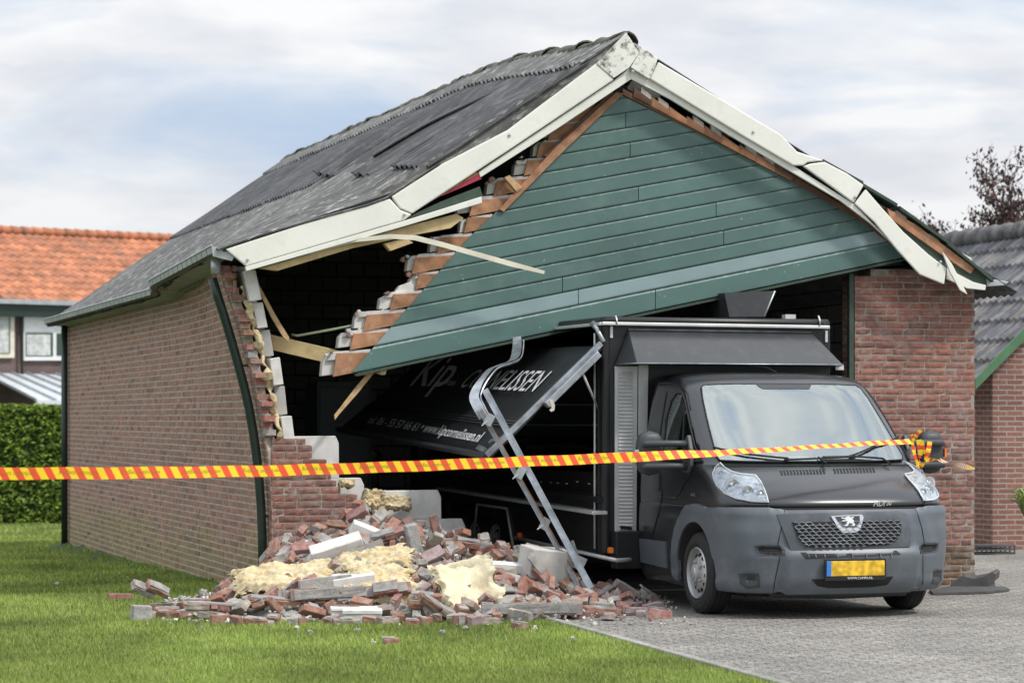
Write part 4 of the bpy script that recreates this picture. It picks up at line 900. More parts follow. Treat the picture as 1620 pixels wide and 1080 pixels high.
# wheels
def wheel(w_, d, sg, name='wheel', r0=.335, wd=.215):
    c = VF(w_, d, r0); ax = VL*sg; m = MB(); h = wd/2
    m.lathe(c, ax, [(.20, -h), (r0-.05, -h), (r0-.012, -h+.03), (r0, -h+.055), (r0, h-.055), (r0-.012, h-.025), (r0-.045, h-.002), (r0-.09, h+.004), (.215, h-.012), (.205, h-.03)], 48)
    for k in (-1, 0, 1): m.lathe(c, ax, [(r0+.0035, k*.045-.004), (r0+.0035, k*.045+.004)], 48, col=.2)
    wl = m.build(name, 'rubber', trk); b = MB()
    b.lathe(c, ax, [(.212, h-.010), (.205, h+.0), (.198, h-.022), (.192, h-.055), (.165, h-.058), (.15, h-.035), (.125, h-.018), (.075, h-.012), (.07, h+.018), (.048, h+.022), (.045, h+.03), (0, h+.034)], 40)
    rim = b.build('rim', 'wheel', wl); x = ax.cross(Z).normalized()
    for k in range(12):
        a = 2*math.pi*k/12+.1; p = c+ax*(h-.036)+(x*math.cos(a)+Z*math.sin(a))*.145; b = MB(); nn = (ax+(x*math.cos(a)+Z*math.sin(a))*.5).normalized()
        b.lathe(p, nn, [(.018, 0), (.018, .012), (0, .0125)], 12); b.build('rim_hole', 'black', rim)
    for k in range(5):
        a = 2*math.pi*k/5; p = c+ax*(h-.012)+(x*math.cos(a)+Z*math.sin(a))*.095; b = MB(); b.lathe(p, ax, [(.014, 0), (.013, .02), (0, .022)], 8); b.build('wheel_nut', 'wheel', rim)
    m = MB(); m.lathe(c, ax, [(0, -h+.03), (.21, -h+.03), (.21, h-.065), (0, h-.065)], 24); m.build('hub', 'black', wl)
wheel(-.87, 0, -1); wheel(.87, 0, 1)
for d in (5.0, 5.72): wheel(-1.04, d, -1); wheel(.7, d, 1)
m = MB(); m.gbox(-.75, .75, -.55, 1.3, .17, .40, fr=VF); m.build('engine_tray', 'black', trk)
m = MB(); m.tube([VF(-.6, -.62, .21), VF(0, -.66, .19), VF(.6, -.6, .2)], .045, 10); m.build('under_panel', 'plastic_dark', trk)
# the box body
WB0, WB1, DB0, DB1 = -1.27, .87, 1.46, 7.7
def vbox(name, a, b, c, d, e, f, mt, par=None, bv=.0, col=1.):
    m = MB(); m.gbox(a, b, c, d, e, f, fr=VF, col=col); o = m.build(name, mt, par or trk)
    if bv: bevel(o, bv, 3)
    return o
ZT = 2.44
vbox('box_front', WB0+.02, WB1, DB0, DB0+.05, .42, ZT, 'boxbody', bv=.006)
vbox('box_roof', WB0+.01, WB1, DB0+.01, DB1, ZT-.02, ZT+.03, 'boxbody', bv=.02)
vbox('box_side', WB1-.04, WB1, DB0+.05, DB1, .42, ZT-.02, 'boxbody')
vbox('box_rear', WB0, WB1-.04, DB1-.05, DB1, .42, ZT-.02, 'boxbody')
vbox('box_floor', WB0+.03, WB1-.04, DB0+.05, DB1-.05, .62, .70, 'boxbody')
vbox('corner_post', WB0, WB0+.09, DB0-.004, DB0+.16, .41, ZT-.02, 'boxbody', bv=.035)
vbox('corner_post', WB0, WB0+.1, DB1-.3, DB1, .41, ZT-.02, 'boxbody')
vbox('skirt', WB0, WB0+.03, DB0+.16, 4.45, .42, .95, 'boxbody'); vbox('skirt', WB0, WB0+.03, 6.3, DB1-.3, .42, .95, 'boxbody'); vbox('skirt', WB0, WB0+.03, 4.45, 6.3, .76, .95, 'boxbody')
m = MB(); m.tube([VPw(x, y, WB0-.01) for x, y in ((749, 862), (755, 797), (802, 804), (812, 866))], .014, 6); m.build('wheel_arch_trim', 'alu', trk)
m = MB(); m.tube([VF(WB0-.012, DB0+.165, z) for z in (.46, 1.2, 2.33)], .011, 6); m.build('post_trim', 'alu', trk)
m = MB(); m.tube([VPw(815, 850, WB0-.02), VPw(972, 885, WB0-.02), VPw(975, 886, WB0-.0), VPd(1010, 884, 1.44)], .018, 8); m.build('bottom_rail', 'alu', trk)
for x, y in ((966, 870), (822, 846)):
    p = VPw(x, y, WB0-.015); m = MB(); m.box(p, (.04, .07, .05), M); bevel(m.build('side_marker', 'orange', trk), .01)
m = MB(); a = VPd(960, 507, 1.42); b = VPd(1307, 512, 1.42); m.tube([a+VD*.3, a+VL*.01+VD*.03, a+VL*.04, b-VL*.04, b-VL*.01+VD*.03, b+VD*.3], .036, 10); m.build('roof_tube', 'boxbody', trk)
m = MB(); m.bar(VPd(952, 511.5, 1.40), VPd(1312, 517.5, 1.40), .03, .028); m.bar(VF(WB0-.02, 1.44, 2.405), VF(WB0-.02, DB1, 2.405), .03, .028); bevel(m.build('roof_rail', 'alu', trk), .005)
for x in (976, 1297): m = MB(); p = VPd(x, 506, 1.38); m.tube([p-Z*.05, p-Z*.0, p+Z*.035+VD*.03], .008, 6); m.build('rail_clamp', 'alu', trk)
for x, y in ((967, 525), (1307, 532)): m = MB(); m.box(VPd(x, y, DB0-.01), (.022, .02, .10), M); m.build('hinge', 'alu', trk)
# fairing above the cab
A = VPd(994, 521, 1.45); B = VPd(1283, 525.5, 1.45); C_ = VPd(1334, 577, 1.02); D_ = VPd(1008, 574.5, 1.02); E_ = VPd(973, 576, 1.45); F_ = VPd(1322, 580, 1.45)
m = MB(); m.add([A, B, C_, D_, E_, F_], [(0, 3, 2, 1), (0, 4, 3), (1, 2, 5), (3, 4, 5, 2), (0, 1, 5, 4)]); fa = m.build('cab_fairing', 'hoodbox', trk); recalc(fa); bevel(fa, .006, 2)
m = MB(); m.tube([E_, D_, C_, F_], .006, 6); m.tube([A, B], .008, 6); m.build('fairing_trim', 'galv', fa)
vbox('cab_gap_filler', -.8, .74, 1.3, 1.47, .5, 1.93, 'black')
m = MB(); m.add([VPd(1322, 577, 1.2), VPd(1335, 577, 1.2), VPd(1335, 585, 1.2), VPd(1322, 585, 1.2)], [(0, 1, 2, 3)]); m.build('fairing_bracket', 'alu', fa)
# roller shutter locker on the front wall beside the cab
def fpoly(name, px, d, th, mt, par=None, bv=.003, col=1.):
    m = MB(); m.prism([VPd(x, y, d) for x, y in px], VD*th, col=col); o = m.build(name, mt, par or trk); recalc(o)
    if bv: bevel(o, bv)
    return o
lk = fpoly('roller_locker', [(973, 579), (1009, 579), (1007, 846), (973, 846)], 1.435, .02, 'alu')
m = MB()
for i in range(44):
    y0 = 588+i*5.72; m.add([VPd(979, y0, 1.433), VPd(1001, y0, 1.433), VPd(1001, y0+2.6, 1.422), VPd(979, y0+2.6, 1.422), VPd(1001, y0+5.3, 1.43), VPd(979, y0+5.3, 1.43)], [(0, 1, 2, 3), (3, 2, 4, 5)])
m.build('roller_slats', 'shutter', lk); fpoly('locker_handle', [(982, 831), (1000, 833), (1000, 838), (982, 836)], 1.41, .02, 'black', lk); fpoly('locker_sill', [(972, 843), (1009, 845), (1009, 857), (972, 855)], 1.41, .04, 'galv', lk)
fpoly('panel_strip', [(1010, 577), (1026, 577), (1024, 700), (1010, 700)], 1.44, .01, 'alu')
vbox('lower_locker', -1.2, -.88, 1.30, 1.45, .30, .62, 'boxbody', bv=.01)
# vent hopper on the roof
P = [VPd(1146, 463, 2.5), VPd(1226, 460, 2.5), VPd(1209, 501, 2.5), VPd(1154, 501, 2.5)]
m = MB(); m.add(P+[P[0]+VD*.5, P[1]+VD*.5, P[2]+VD*.4, P[3]+VD*.4], [(0, 3, 2, 1), (4, 5, 6, 7), (0, 4, 7, 3), (1, 2, 6, 5)]); o = m.build('roof_vent', 'hoodbox', trk); recalc(o)
m = MB(); m.tube([P[1], P[2]], .008, 6); m.build('vent_edge', 'alu', o)
m = MB(); m.box(VPd(1248, 502, 1.9), (.1, .08, .05), M); m.build('roof_fitting', 'alu', trk)
# serving hatch: inside, counter, goods
vbox('inner_wall_panel', .55, .6, DB0+.1, DB1-.1, .7, ZT-.05, 'cabinet'); vbox('counter', WB0+.06, WB0+.62, DB0+.25, DB1-.4, .72, 1.12, 'boxbody')
m = MB(); m.add([VF(WB0+.05, DB0+.2, 1.12), VF(WB0+.05, DB1-.4, 1.12), VF(WB0+.30, DB1-.4, 1.42), VF(WB0+.30, DB0+.2, 1.42)], [(0, 1, 2, 3)]); m.build('display_glass', 'house_glass', trk)
m = MB(); m.bar(VPw(700, 772, WB0-.05), VPw(949, 811, WB0-.05), .14, .03); bevel(m.build('serving_ledge', 'alu', trk), .004)
m = MB(); m.bar(VPw(700, 772, WB0-.02)+Z*.1, VPw(949, 790, WB0-.02), .05, .05); m.build('hatch_sill', 'boxbody', trk)
for i, (x, y) in enumerate(((858, 765), (873, 766), (884, 767), (898, 768), (915, 765), (934, 768))):
    m = MB(); p = VPw(x, y, WB0+.07); m.box(p, (.004, .06, .05), M @ Matrix.Rotation(-.5, 3, 'Y')); m.build('price_card', 'white', trk)
m = MB(); m.prism([VPd(x, y, 6.6) for x, y in ((800, 590), (948, 590), (948, 750), (800, 750))], VD*.05); m.build('rear_cupboard', 'cabinet', trk)
for y in (672, 640): m = MB(); m.bar(VPd(806, y, 6.35), VPd(946, y, 6.35), .4, .02); m.build('shelf', 'white', trk)
vbox('back_cupboard', .3, .55, 1.7, 5.5, .72, 1.3, 'shutter', col=.6)
for i in range(14):
    p = VPd(816+i*9, 671-(32 if i % 5 == 3 else 0), 6.2+.1*(i % 2)); m = MB(); m.lathe(p, Z, [(.035, 0), (.035, .09), (.025, .11), (.025, .13), (0, .13)], 12); m.build('jar', ('pine', 'white', 'yellow_label', 'alu')[i % 4], trk)
# the hanging serving flap with its lettering
hf = VPw(948, 548, WB0-.02); hr = VPw(687, 553, WB0-.02); ff = at(770, 722, 23.02); rf = at(535, 680, 27.7)
fn_ = (hr-hf).cross(ff-hf).normalized()
if fn_.y > 0: fn_ = -fn_
m = MB()
m.grid(lambda a, b: lerp(lerp(hf, hr, a), lerp(ff, rf, a), b)+fn_*(.05*math.sin(a*3.1)*b*0+.01*noise.noise(Vector((a*5, b*3, 0)))), 24, 10, th=-fn_*.035)
fl = m.build('serving_flap', 'flap', trk); recalc(fl); fl['label'] = 'black serving flap hanging half open, lettered with a trader name and phone number'
def FL(a, b, o=.0): return lerp(lerp(hf, hr, a), lerp(ff, rf, a), b)+fn_*o
m = MB(); m.bar(FL(0, -.02, .01), FL(0, 1, .01), .05, .05, up=fn_); bevel(m.build('flap_frame', 'galv', fl), .004)
m = MB(); m.bar(FL(-.015, .05, -.02), FL(-.015, .52, -.02), .09, .06, up=fn_); bevel(m.build('flap_arm', 'galv', fl), .006)
m = MB(); m.bar(FL(0, 1, .01), FL(1, 1, .01), .04, .05, up=fn_); bevel(m.build('flap_lip', 'zinc', fl), .004).data.materials[0] = MT['hoodbox']
m = MB()
for o_ in (.0, .022, .044): m.tube([FL(0, .70+o_, .012), FL(1, .70+o_, .012)], .007, 6)
m.build('flap_trim', 'hoodbox', fl)
m = MB(); m.bar(FL(0, .86, .02), FL(.03, .9, .03), .05, .03, up=fn_); m.bar(FL(.02, .97, .02), FL(.06, .96, .03), .05, .03, up=fn_); m.build('flap_catch', 'galv', fl)
m = MB(); m.tube([FL(-.01, .20, -.04), at(949, 652, 23.5)], [.012, .008], 8); m.build('gas_strut', 'alu', fl)
m = MB(); m.prism([at(x, y, 22.98) for x, y in ((869, 632), (874, 631), (878, 641), (877, 649), (872, 651), (870, 648), (873, 646), (872, 640))], VD*.02); m.build('flap_hook', 'cream', fl)
m = MB(); m.tube([VPw(955, 541, WB0-.02), VPw(944, 520, WB0-.05), VPw(938, 512, WB0-.06)], [.02, .02, .03], 8); m.build('flap_hinge', 'galv', fl)
def flab(x, y):
    a, b = .3, .5
    for _ in range(30):                     # intersect the sight line with the (slightly twisted) flap
        e = 1e-3; p = FL(a, b); pa = (FL(a+e, b)-p)/e; pb = (FL(a, b+e)-p)/e; q = onplane(x, y, p, pa.cross(pb).normalized())-p
        A_ = np.array([[pa.dot(pa), pa.dot(pb)], [pa.dot(pb), pb.dot(pb)]]); da, db = np.linalg.solve(A_, [q.dot(pa), q.dot(pb)]); a += da; b += db
    return a, b
def ftext(txt, a, b, c, mt, bold=0.):
    A, B_, C = flab(*a), flab(*b), flab(*c)
    V, P = textmesh(txt, 1., 0, bold); x0 = min(v.x for v in V); x1 = max(v.x for v in V); cap = .72; m = MB()
    m.add([FL(*[A[i]+(B_[i]-A[i])*((v.x-x0)/(x1-x0))+(C[i]-B_[i])*(v.y/cap) for i in (0, 1)], .022) for v in V], P); return m.build('flap_lettering', mt, fl)
ftext('CORNELISSEN', (727, 615), (845, 622), (878, 588), 'letter'); ftext('van', (705, 611), (720, 612.5), (726, 602), 'letter')
ftext('Kip', (650, 612), (706, 613), (746, 562), 'letter', .01)
ftext('tel. 06 - 55 57 66 61', (582, 671), (660, 684), (669, 671), 'letter'); ftext('• www.kipcornelissen.nl', (664, 684), (758, 701.5), (771, 685.5), 'letter', .012)
# ------------------------------------------------------------ bent door track
trp = [(818, 533, 24.2), (818, 548, 24.1), (814, 566, 23.8), (800, 574, 23.5), (778, 582, 23.25), (765, 596, 23.05), (755, 612, 22.95), (750, 628, 22.9), (756, 643, 22.85), (765, 660, 22.85)]
m = MB(); pts = [at(x, y, Y) for x, y, Y in trp]; sp = []
for i in range(len(pts)-1):
    for k in range(4):
        t = k/4; p0 = pts[max(i-1, 0)]; p1 = pts[i]; p2 = pts[i+1]; p3 = pts[min(i+2, len(pts)-1)]
        sp.append(.5*((2*p1)+(p2-p0)*t+(2*p0-5*p1+4*p2-p3)*t*t+(3*p1-p0-3*p2+p3)*t**3))
sp.append(pts[-1]); m.ribbon(sp, [.072+.015*math.sin(i*.25) for i in range(len(sp))], up=Vector((.9, .1, .35)), th=.008)
m.ribbon([p+Vector((.055, .03, .0)) for p in sp[2:]], .035, up=Vector((.1, -1, .2)), th=.01)
tr = root('door_track', 'bent galvanised steel door track leaning on the rubble before the food truck', 'door track', at(930, 925, 22.7))
m.build('bent_track', 'galv', tr)
for (a, b, w1_, c_) in (((759, 648, 22.85), (916, 928, 22.65), .028, .8), ((767, 616, 22.9), (935, 930, 22.6), .05, 1.1)):
    p, q = at(*a), at(*b); m = MB(); up = Vector((0, -1, 0)); m.bar(p, q, w1_, .006, up=up, col=c_)
    sx = (q-p).cross(up).normalized(); 
    for s_ in (-1, 1): m.bar(p+sx*s_*w1_/2-Vector((0, .012, 0)), q+sx*s_*w1_/2-Vector((0, .012, 0)), .005, .03, up=up, col=c_)
    m.build('rail', 'galv', tr)
m = MB(); m.bar(at(763, 648, 22.8), at(922, 928, 22.63), .006, .006, col=.8); m.build('orange_cable', 'cedar', tr)
for x, y in ((774, 664), (823, 748), (862, 828)):
    m = MB(); Mr = Matrix.Rotation(R(28), 3, 'Y'); m.box(at(x, y, 22.72), (.07, .012, .10), Mr); pb = m.build('track_plate', 'zinc', tr); bevel(pb, .003)
    m = MB(); p = at(x-12, y+9, 22.7); m.bar(p, p+Vector((.05, 0, .04)), .014, .01); m.build('track_bolt', 'alu', pb)
m = MB(); m.box(at(917, 890, 22.7), (.09, .05, .11), Matrix.Rotation(R(25), 3, 'Y')); m.bar(at(905, 855, 22.75), at(915, 885, 22.7), .02, .02); m.build('track_foot', 'galv', tr)
# cabinet and stacked blocks deep inside
cb = root('cold_cabinet', 'pale grey blue cabinet standing deep in the dark garage', 'cabinet', GP(545, 780, 5.5))
m = MB(); m.prism([GP(x, y, 5.5) for x, y in ((502, 604), (588, 604), (588, 790), (502, 790))], GV*.6); m.build('housing', 'cabinet', cb)
m = MB(); m.prism([GP(x, y, 5.45) for x, y in ((506, 612), (584, 612), (584, 786), (506, 786))], GV*.03); dr = m.build('door', 'cabinet', cb); bevel(dr, .01)
m = MB(); m.bar(GP(592, 712, 5.35), GP(604, 722, 5.3), .02, .02); m.build('handle', 'black', dr)
# ------------------------------------------------------------ rubble heap
HX = [(-3.1, .0), (-2.76, .03), (-2.3, .15), (-1.95, .45), (-1.355, .66), (-.6, .54), (-.1, .41), (.3, .31), (.7, .10), (1.15, .02), (1.5, 0)]
def hxf(x):
    if x <= HX[0][0] or x >= HX[-1][0]: return 0
    for a, b in zip(HX, HX[1:]):
        if x <= b[0]: return lerp(a[1], b[1], (x-a[0])/(b[0]-a[0]))
def H(x, y):
    yc = 23.35+.08*x; t = (yc-y)/2.25 if y < yc else (y-yc)/1.1
    if t >= 1: return 0
    return 1.16*hxf(x)*(1-t)**1.05*(1+.25*noise.noise(Vector((x*2.2, y*2.2, 1))))
def onheap(x, y, up=0.):
    r = ray(x, y); c = Vector((0, 0, 1.6)); t = 18.
    while t < 30:
        p = c+r*t
        if p.z <= H(p.x, p.y)+up+.002: return p
        t += .02
    return c+r*t
m = MB()
def mf(a, b):
    x = -3.0+4.3*a; y = 20.9+3.6*b; h = H(x, y); return Vector((x, y, h-.05+(.05*noise.noise(Vector((x*7, y*7, 0)))+.03*noise.noise(Vector((x*21, y*21, 3)))) if h > .02 else -.06))
m.grid(mf, 150, 120, smooth=False)
tag(m.build('crushed_mortar', 'mortar_grey'), 'crushed grey mortar and brick dust filling the rubble heap', 'rubble', kind='stuff')
def rough(bmx, amt, sc, seed):
    for v in bmx.verts:
        o = Vector((seed*3.1, seed, 0)); v.co += Vector((noise.noise(v.co*sc+o), noise.noise(v.co*sc+o+Vector((5, 0, 0))), noise.noise(v.co*sc+o+Vector((0, 9, 0)))))*amt
def chunkmesh(name, parts, seed, amt=.004, sc=14, cuts=3, bw=.004):
    """parts: list of (cx,cy,cz,lx,ly,lz,material index,colour)"""
    bm = bmesh.new(); lay = bm.loops.layers.float_color.new('Col'); r = random.Random(seed)
    for (cx, cy, cz, lx, ly, lz, mi, co) in parts:
        t = bmesh.new(); bmesh.ops.create_cube(t, size=1)
        for v in t.verts: v.co = Vector((v.co.x*lx, v.co.y*ly, v.co.z*lz))
        bmesh.ops.bevel(t, geom=t.edges[:], offset=min(bw, lz*.2), segments=1, affect='EDGES')
        bmesh.ops.subdivide_edges(t, edges=[e for e in t.edges if e.calc_length() > .03], cuts=cuts, use_grid_fill=True)
        rough(t, amt*1.6, 9, seed+r.random()*9); rough(t, amt, sc*3, seed)
        vm = {}
        for v in t.verts: vm[v] = bm.verts.new(v.co+Vector((cx, cy, cz)))
        for f in t.faces:
            try: nf = bm.faces.new([vm[v] for v in f.verts])
            except ValueError: continue
            nf.material_index = mi
            for l in nf.loops: l[lay] = (co[0], co[1], co[2], 1)
        t.free()
    me = bpy.data.meshes.new(name); bm.to_mesh(me); bm.free(); return me
def bcol(r): c = r.uniform(.75, 1.2); return (c, c*r.uniform(.88, 1.05), c*r.uniform(.85, 1.05))
BM = []
for i in range(16):
    r = random.Random(100+i); ln = r.choice([.205, .205, .205, .16, .11, .09]); P = [(0, 0, 0, ln, .097, .051, 0, bcol(r))]
    if r.random() < .55: P.append((r.uniform(-.02, .02), r.uniform(-.01, .01), .029, ln*r.uniform(.4, .95), .085, .010, 1, (.9,)*3))
    if r.random() < .3: P.append((ln/2+.002, 0, 0, .008, .08, .045, 1, (1.,)*3))
    me = chunkmesh('brick', P, i); me.materials.append(MT['dusty_brick' if i % 4 == 0 else 'rubble_brick']); me.materials.append(MT['mortar_grey']); BM.append((me, ln))
def inst(me, name, p, eul, label, cat, group=None, s=1.):
    o = bpy.data.objects.new(name, me); SC.collection.objects.link(o); o.location = p; o.rotation_euler = eul; o.scale = (s, s, s); return tag(o, label, cat, group)
rb = random.Random(42); placed = []
def slope(x, y): e = .12; return Vector((-(H(x+e, y)-H(x-e, y))/(2*e), -(H(x, y+e)-H(x, y-e))/(2*e), 1)).normalized()
def putbrick(x, y, lift, label, group, tiltamt=.5, k=None, yaw=None):
    me, ln = BM[k if k is not None else rb.randrange(16)]; n = slope(x, y); n = (n+Vector((rb.gauss(0, tiltamt), rb.gauss(0, tiltamt), 0))).normalized()
    q = n.to_track_quat('Z', 'Y') @ Matrix.Rotation(yaw if yaw is not None else rb.uniform(0, 6.28), 3, 'Z').to_quaternion()
    if rb.random() < .22: q = q @ Matrix.Rotation(R(90), 3, 'X').to_quaternion()
    return inst(me, 'brick', (x, y, max(H(x, y), 0)+lift), q.to_euler(), label, 'brick', group)
GB = 'loose bricks in the rubble heap'; LB = 'broken reddish brick smeared with grey mortar, lying loose in the rubble heap'
n = 0
for _ in range(6000):
    if n >= 235: break
    x = rb.uniform(-2.5, 1.2); y = rb.uniform(21.1, 23.9); h = H(x, y)
    if h < .035: continue
    if any((x-a)**2+((y-b)*.8)**2 < .0115 for a, b in placed): continue
    placed.append((x, y)); putbrick(x, y, rb.uniform(.0, .05), LB, GB); n += 1
GB2 = 'bricks scattered at the foot of the heap'; LB2 = 'single brick scattered on the ground just beyond the foot of the rubble heap'
n = 0
for _ in range(3000):
    if n >= 38: break
    x = rb.uniform(-2.95, 1.2); y = rb.uniform(20.75, 22.9); h = H(x, y)
    if h >= .035 or (x < -2.3 and (y < 21.4 or rb.random() < .5)) or (y < 21.2 and x > -.1) or (x > .2 and y > 22.5): continue
    if x > .3 and rb.random() < .55: continue
    if any((x-a)**2+(y-b)**2 < .02 for a, b in placed): continue
    placed.append((x, y)); putbrick(x, y, .028, LB2, GB2, .06); n += 1
def ground(x, y): r = ray(x, y); return Vector((0, 0, 1.6))+r*(-1.6/r.z)
for x, y, k, yaw, lab in ((618, 1020, 1, .1, 'lone brick lying furthest forward on the lawn'), (768, 988, 4, .4, 'half brick on the lawn in front of the yellow foil insulation'), (930, 977, 3, .2, 'brick lying alone on the drive edge to the right of the heap'), (190, 948, 2, .3, 'small brick at the far left end of the scatter, near the drainpipe wall'), (822, 995, 5, .7, 'small brick fragment on the grass right of centre')):
    p = ground(x, y); me, ln = BM[k]; inst(me, 'brick', (p.x, p.y, .027), (0, 0, yaw), lab, 'brick')
# lumps of several bricks still mortared together
def lumpchunk(nx, nz, seed, grey=.3, ny=1, jag=True):
    r = random.Random(seed); P = []
    for k in range(nz):
        off = (k % 2)*.10; a = r.randrange(2) if jag else 0; b = nx-(r.randrange(2) if jag and nx > 1 else 0)
        for i in range(a, max(b, a+1)):
            ln = .205 if r.random() < .8 else .1
            P.append((i*.216+off-nx*.108+r.uniform(-.004, .004), r.uniform(-.004, .004), k*.064+r.uniform(-.003, .003), ln-.006, .098, .051, 2 if r.random() < grey else 0, bcol(r)))
        P.append(((a+b)/2*.216+off-nx*.108-.108, 0, k*.062+.031, max(b-a, 1)*.19, .078, .016, 1, (.8,)*3))
    me = chunkmesh('brick_lump', P, seed, .005); [me.materials.append(MT[q]) for q in ('rubble_brick', 'mortar_grey', 'dusty_brick')]; return me
LU = [(570, 874, 3, 1, (R(75), R(-20), .1), 'lump of three grey faced bricks still mortared in a row near the heap top', 1, .02, .85),
      (545, 938, 4, 2, (R(82), R(-3), .08), 'long lump of grey faced bricks mortared side by side at the front of the heap', 2, .0, .6),
      (610, 935, 3, 2, (R(60), R(-8), .15), 'lump of red bricks mortared in two courses at the middle front of the heap', 3, .04, .1),
      (262, 948, 2, 2, (R(40), R(25), .5), 'grey mortared lump of bricks tilted up on the lawn at the left of the heap', 4, .05, .8),
      (335, 972, 2, 2, (0, R(3), -.1), 'lump of two brick courses lying flat on the lawn at the left front', 5, .0, .35),
      (285, 966, 1, 2, (0, 0, .3), 'small cube of two bricks on the lawn between the two left hand lumps', 6, .0, .2),
      (432, 893, 2, 2, (R(80), R(-24), .2), 'pair of long red bricks leaning at the foot of the drainpipe', 7, .02, .05),
      (880, 962, 5, 1, (R(88), R(0), .08), 'row of five grey faced bricks lying along the edge of the drive', 8, .03, .85),
      (700, 905, 2, 2, (R(70), R(-50), .5), 'steep lump of grey mortared bricks left of the yellow foil insulation', 9, .06, .8),
      (672, 935, 3, 1, (R(70), R(-52), .5), 'long steep strip of grey mortared bricks against the yellow foil insulation', 10, .05, .8),
      (858, 908, 2, 1, (R(60), R(48), .3), 'red brick with a grey end standing steeply in front of the big pale block', 11, .05, .2),
      (688, 972, 2, 2, (R(30), R(30), .6), 'crumbled lump of small bricks in front of the yellow foil insulation', 12, .0, .5),
      (665, 968, 1, 3, (R(10), R(5), .2), 'stack of three bricks standing at the front edge of the heap', 13, .0, .2),
      (1003, 940, 1, 2, (R(20), R(30), .4), 'crumbling grey lump at the right hand tip of the heap', 14, .02, .9),
      (610, 856, 2, 2, (R(30), R(-15), .1), 'red brick lump on the crest beside the white moulded block', 15, .02, .15),
      (740, 870, 3, 2, (R(20), R(10), .1), 'flat lump of dusty red bricks below the white wall blocks', 16, .02, .1),
      (820, 940, 2, 1, (R(10), R(5), .3), 'dusty brick lump between the yellow foil insulation and the row of grey bricks', 17, .0, .3),
      (455, 952, 2, 1, (R(15), R(4), .1), 'dusty red brick lump at the front foot of the heap', 18, .0, .2)]
for x, y, nx, nz, e, lab, sd_, up, gr_ in LU:
    p = onheap(x, y, up+.03); inst(lumpchunk(nx, nz, sd_, gr_), 'brick_lump', p+Z*.0, e, lab, 'brick lump')
# pale blocks
def block(x, y, l, e, lab, seed, mt='block', name='concrete_block', prof=False, up=.05):
    P = [(0, 0, 0, l[0], l[1], l[2], 0, (.78, .78, .76) if seed == 5 else (1, 1, 1))]
    if prof: P += [(0, 0, l[2]*.55, l[0]*1.03, l[1]*1.15, l[2]*.3, 0, (1.05,)*3)]
    me = chunkmesh(name, P, seed, .0022, 8, 4, .006); me.materials.append(MT[mt]); return inst(me, name, onheap(x, y, up), e, lab, 'block')
block(533, 868, (.44, .16, .13), (R(25), R(-17), .1), 'long white moulded block with a grey mortar patch lying on the crest of the heap', 1, up=.08)
block(592, 848, (.42, .14, .12), (R(15), R(22), .2), 'white moulded block sloping to the right on the crest of the heap', 2, up=.06)
block(515, 928, (.42, .22, .16), (R(-5), R(-6), .15), 'weathered grey concrete block under the left insulation batt', 3, 'mortar_grey')
block(560, 921, (.34, .2, .14), (R(10), R(-8), .1), 'white topped concrete block between the two insulation batts', 4)
block(862, 893, (.40, .24, .28), (R(8), R(6), .5), 'largest pale concrete block, sitting beside the bent door track', 5, up=.1)
block(560, 973, (.36, .14, .10), (0, 0, .12), 'white moulded block with a lip, rear one of the two on the lawn in front', 6, prof=True, up=.02)
block(573, 980, (.30, .14, .12), (0, 0, .05), 'white moulded block with a lip, front one of the two on the lawn in front', 7, prof=True, up=.02)
block(223, 972, (.15, .14, .15), (0, R(4), .3), 'small rough grey concrete cube standing alone on the lawn at the left', 8, 'mortar_grey', up=.04)
block(655, 858, (.10, .10, .32), (R(6), R(-14), .3), 'narrow grey slab leaning on the crest of the heap', 9, 'mortar_grey')
block(612, 897, (.34, .2, .12), (R(18), R(-4), .2), 'grey concrete slab sandwiched between the insulation batts', 10, 'mortar_grey')
block(800, 897, (.4, .12, .08), (R(10), R(4), .2), 'narrow pale sill piece lying left of the biggest pale block', 11)
block(690, 838, (.07, .06, .26), (0, R(-14), .2), 'single brick red sliver standing upright against the white wall blocks', 12, 'rubble_brick', up=.08)
m = MB()
def patch(p, rx, rz, s):
    P = [p+Vector((math.cos(a)*rx*(1+.2*noise.noise(Vector((a, s, 0)))), -.0, math.sin(a)*rz*(1+.2*noise.noise(Vector((s, a, 0)))))) for a in [2*math.pi*k/14 for k in range(14)]]
    return P
# mortar crumbs
GM = 'grey mortar lumps on the heap'
for i in range(56):
    for _ in range(50):
        x = rb.uniform(-2.7, 1.3); y = rb.uniform(20.9, 23.8)
        if H(x, y) > .02 or (rb.random() < .3 and (y > 21.3 or x < -.2)): break
    if i < 10:
        me = chunkmesh('mortar_lump', [(0, 0, 0, .09+.01*(i % 3), .06, .04, 0, (1,)*3), (.02, .01, .02, .05, .05, .04, 0, (.95,)*3)], 60+i, .016, 12, 3, .02); me.materials.append(MT['mortar_grey' if i % 5 else 'block']); BM.append((me, .1))
    me = BM[16+i % 10][0]; inst(me, 'mortar_lump', (x, y, H(x, y)+.03), (rb.random()*6, rb.random()*6, rb.random()*6), 'small crumbled lump of grey mortar lying among the bricks of the heap', 'mortar lump', GM, rb.uniform(.4, 1.2))
for i, (x, y) in enumerate(((845, 997), (907, 1014), (810, 985), (565, 1000), (470, 998), (412, 975), (735, 996), (700, 1003), (590, 1018), (90, 925), (490, 1004), (318, 998))):
    p = ground(x, y); inst(BM[16+(i % 4)*2][0], 'mortar_lump', (p.x, p.y, .015), (i, i, i), 'small pale crumb of mortar on the open grass away from the heap', 'mortar lump', 'mortar crumbs on the open grass', .45)
cr = MB()
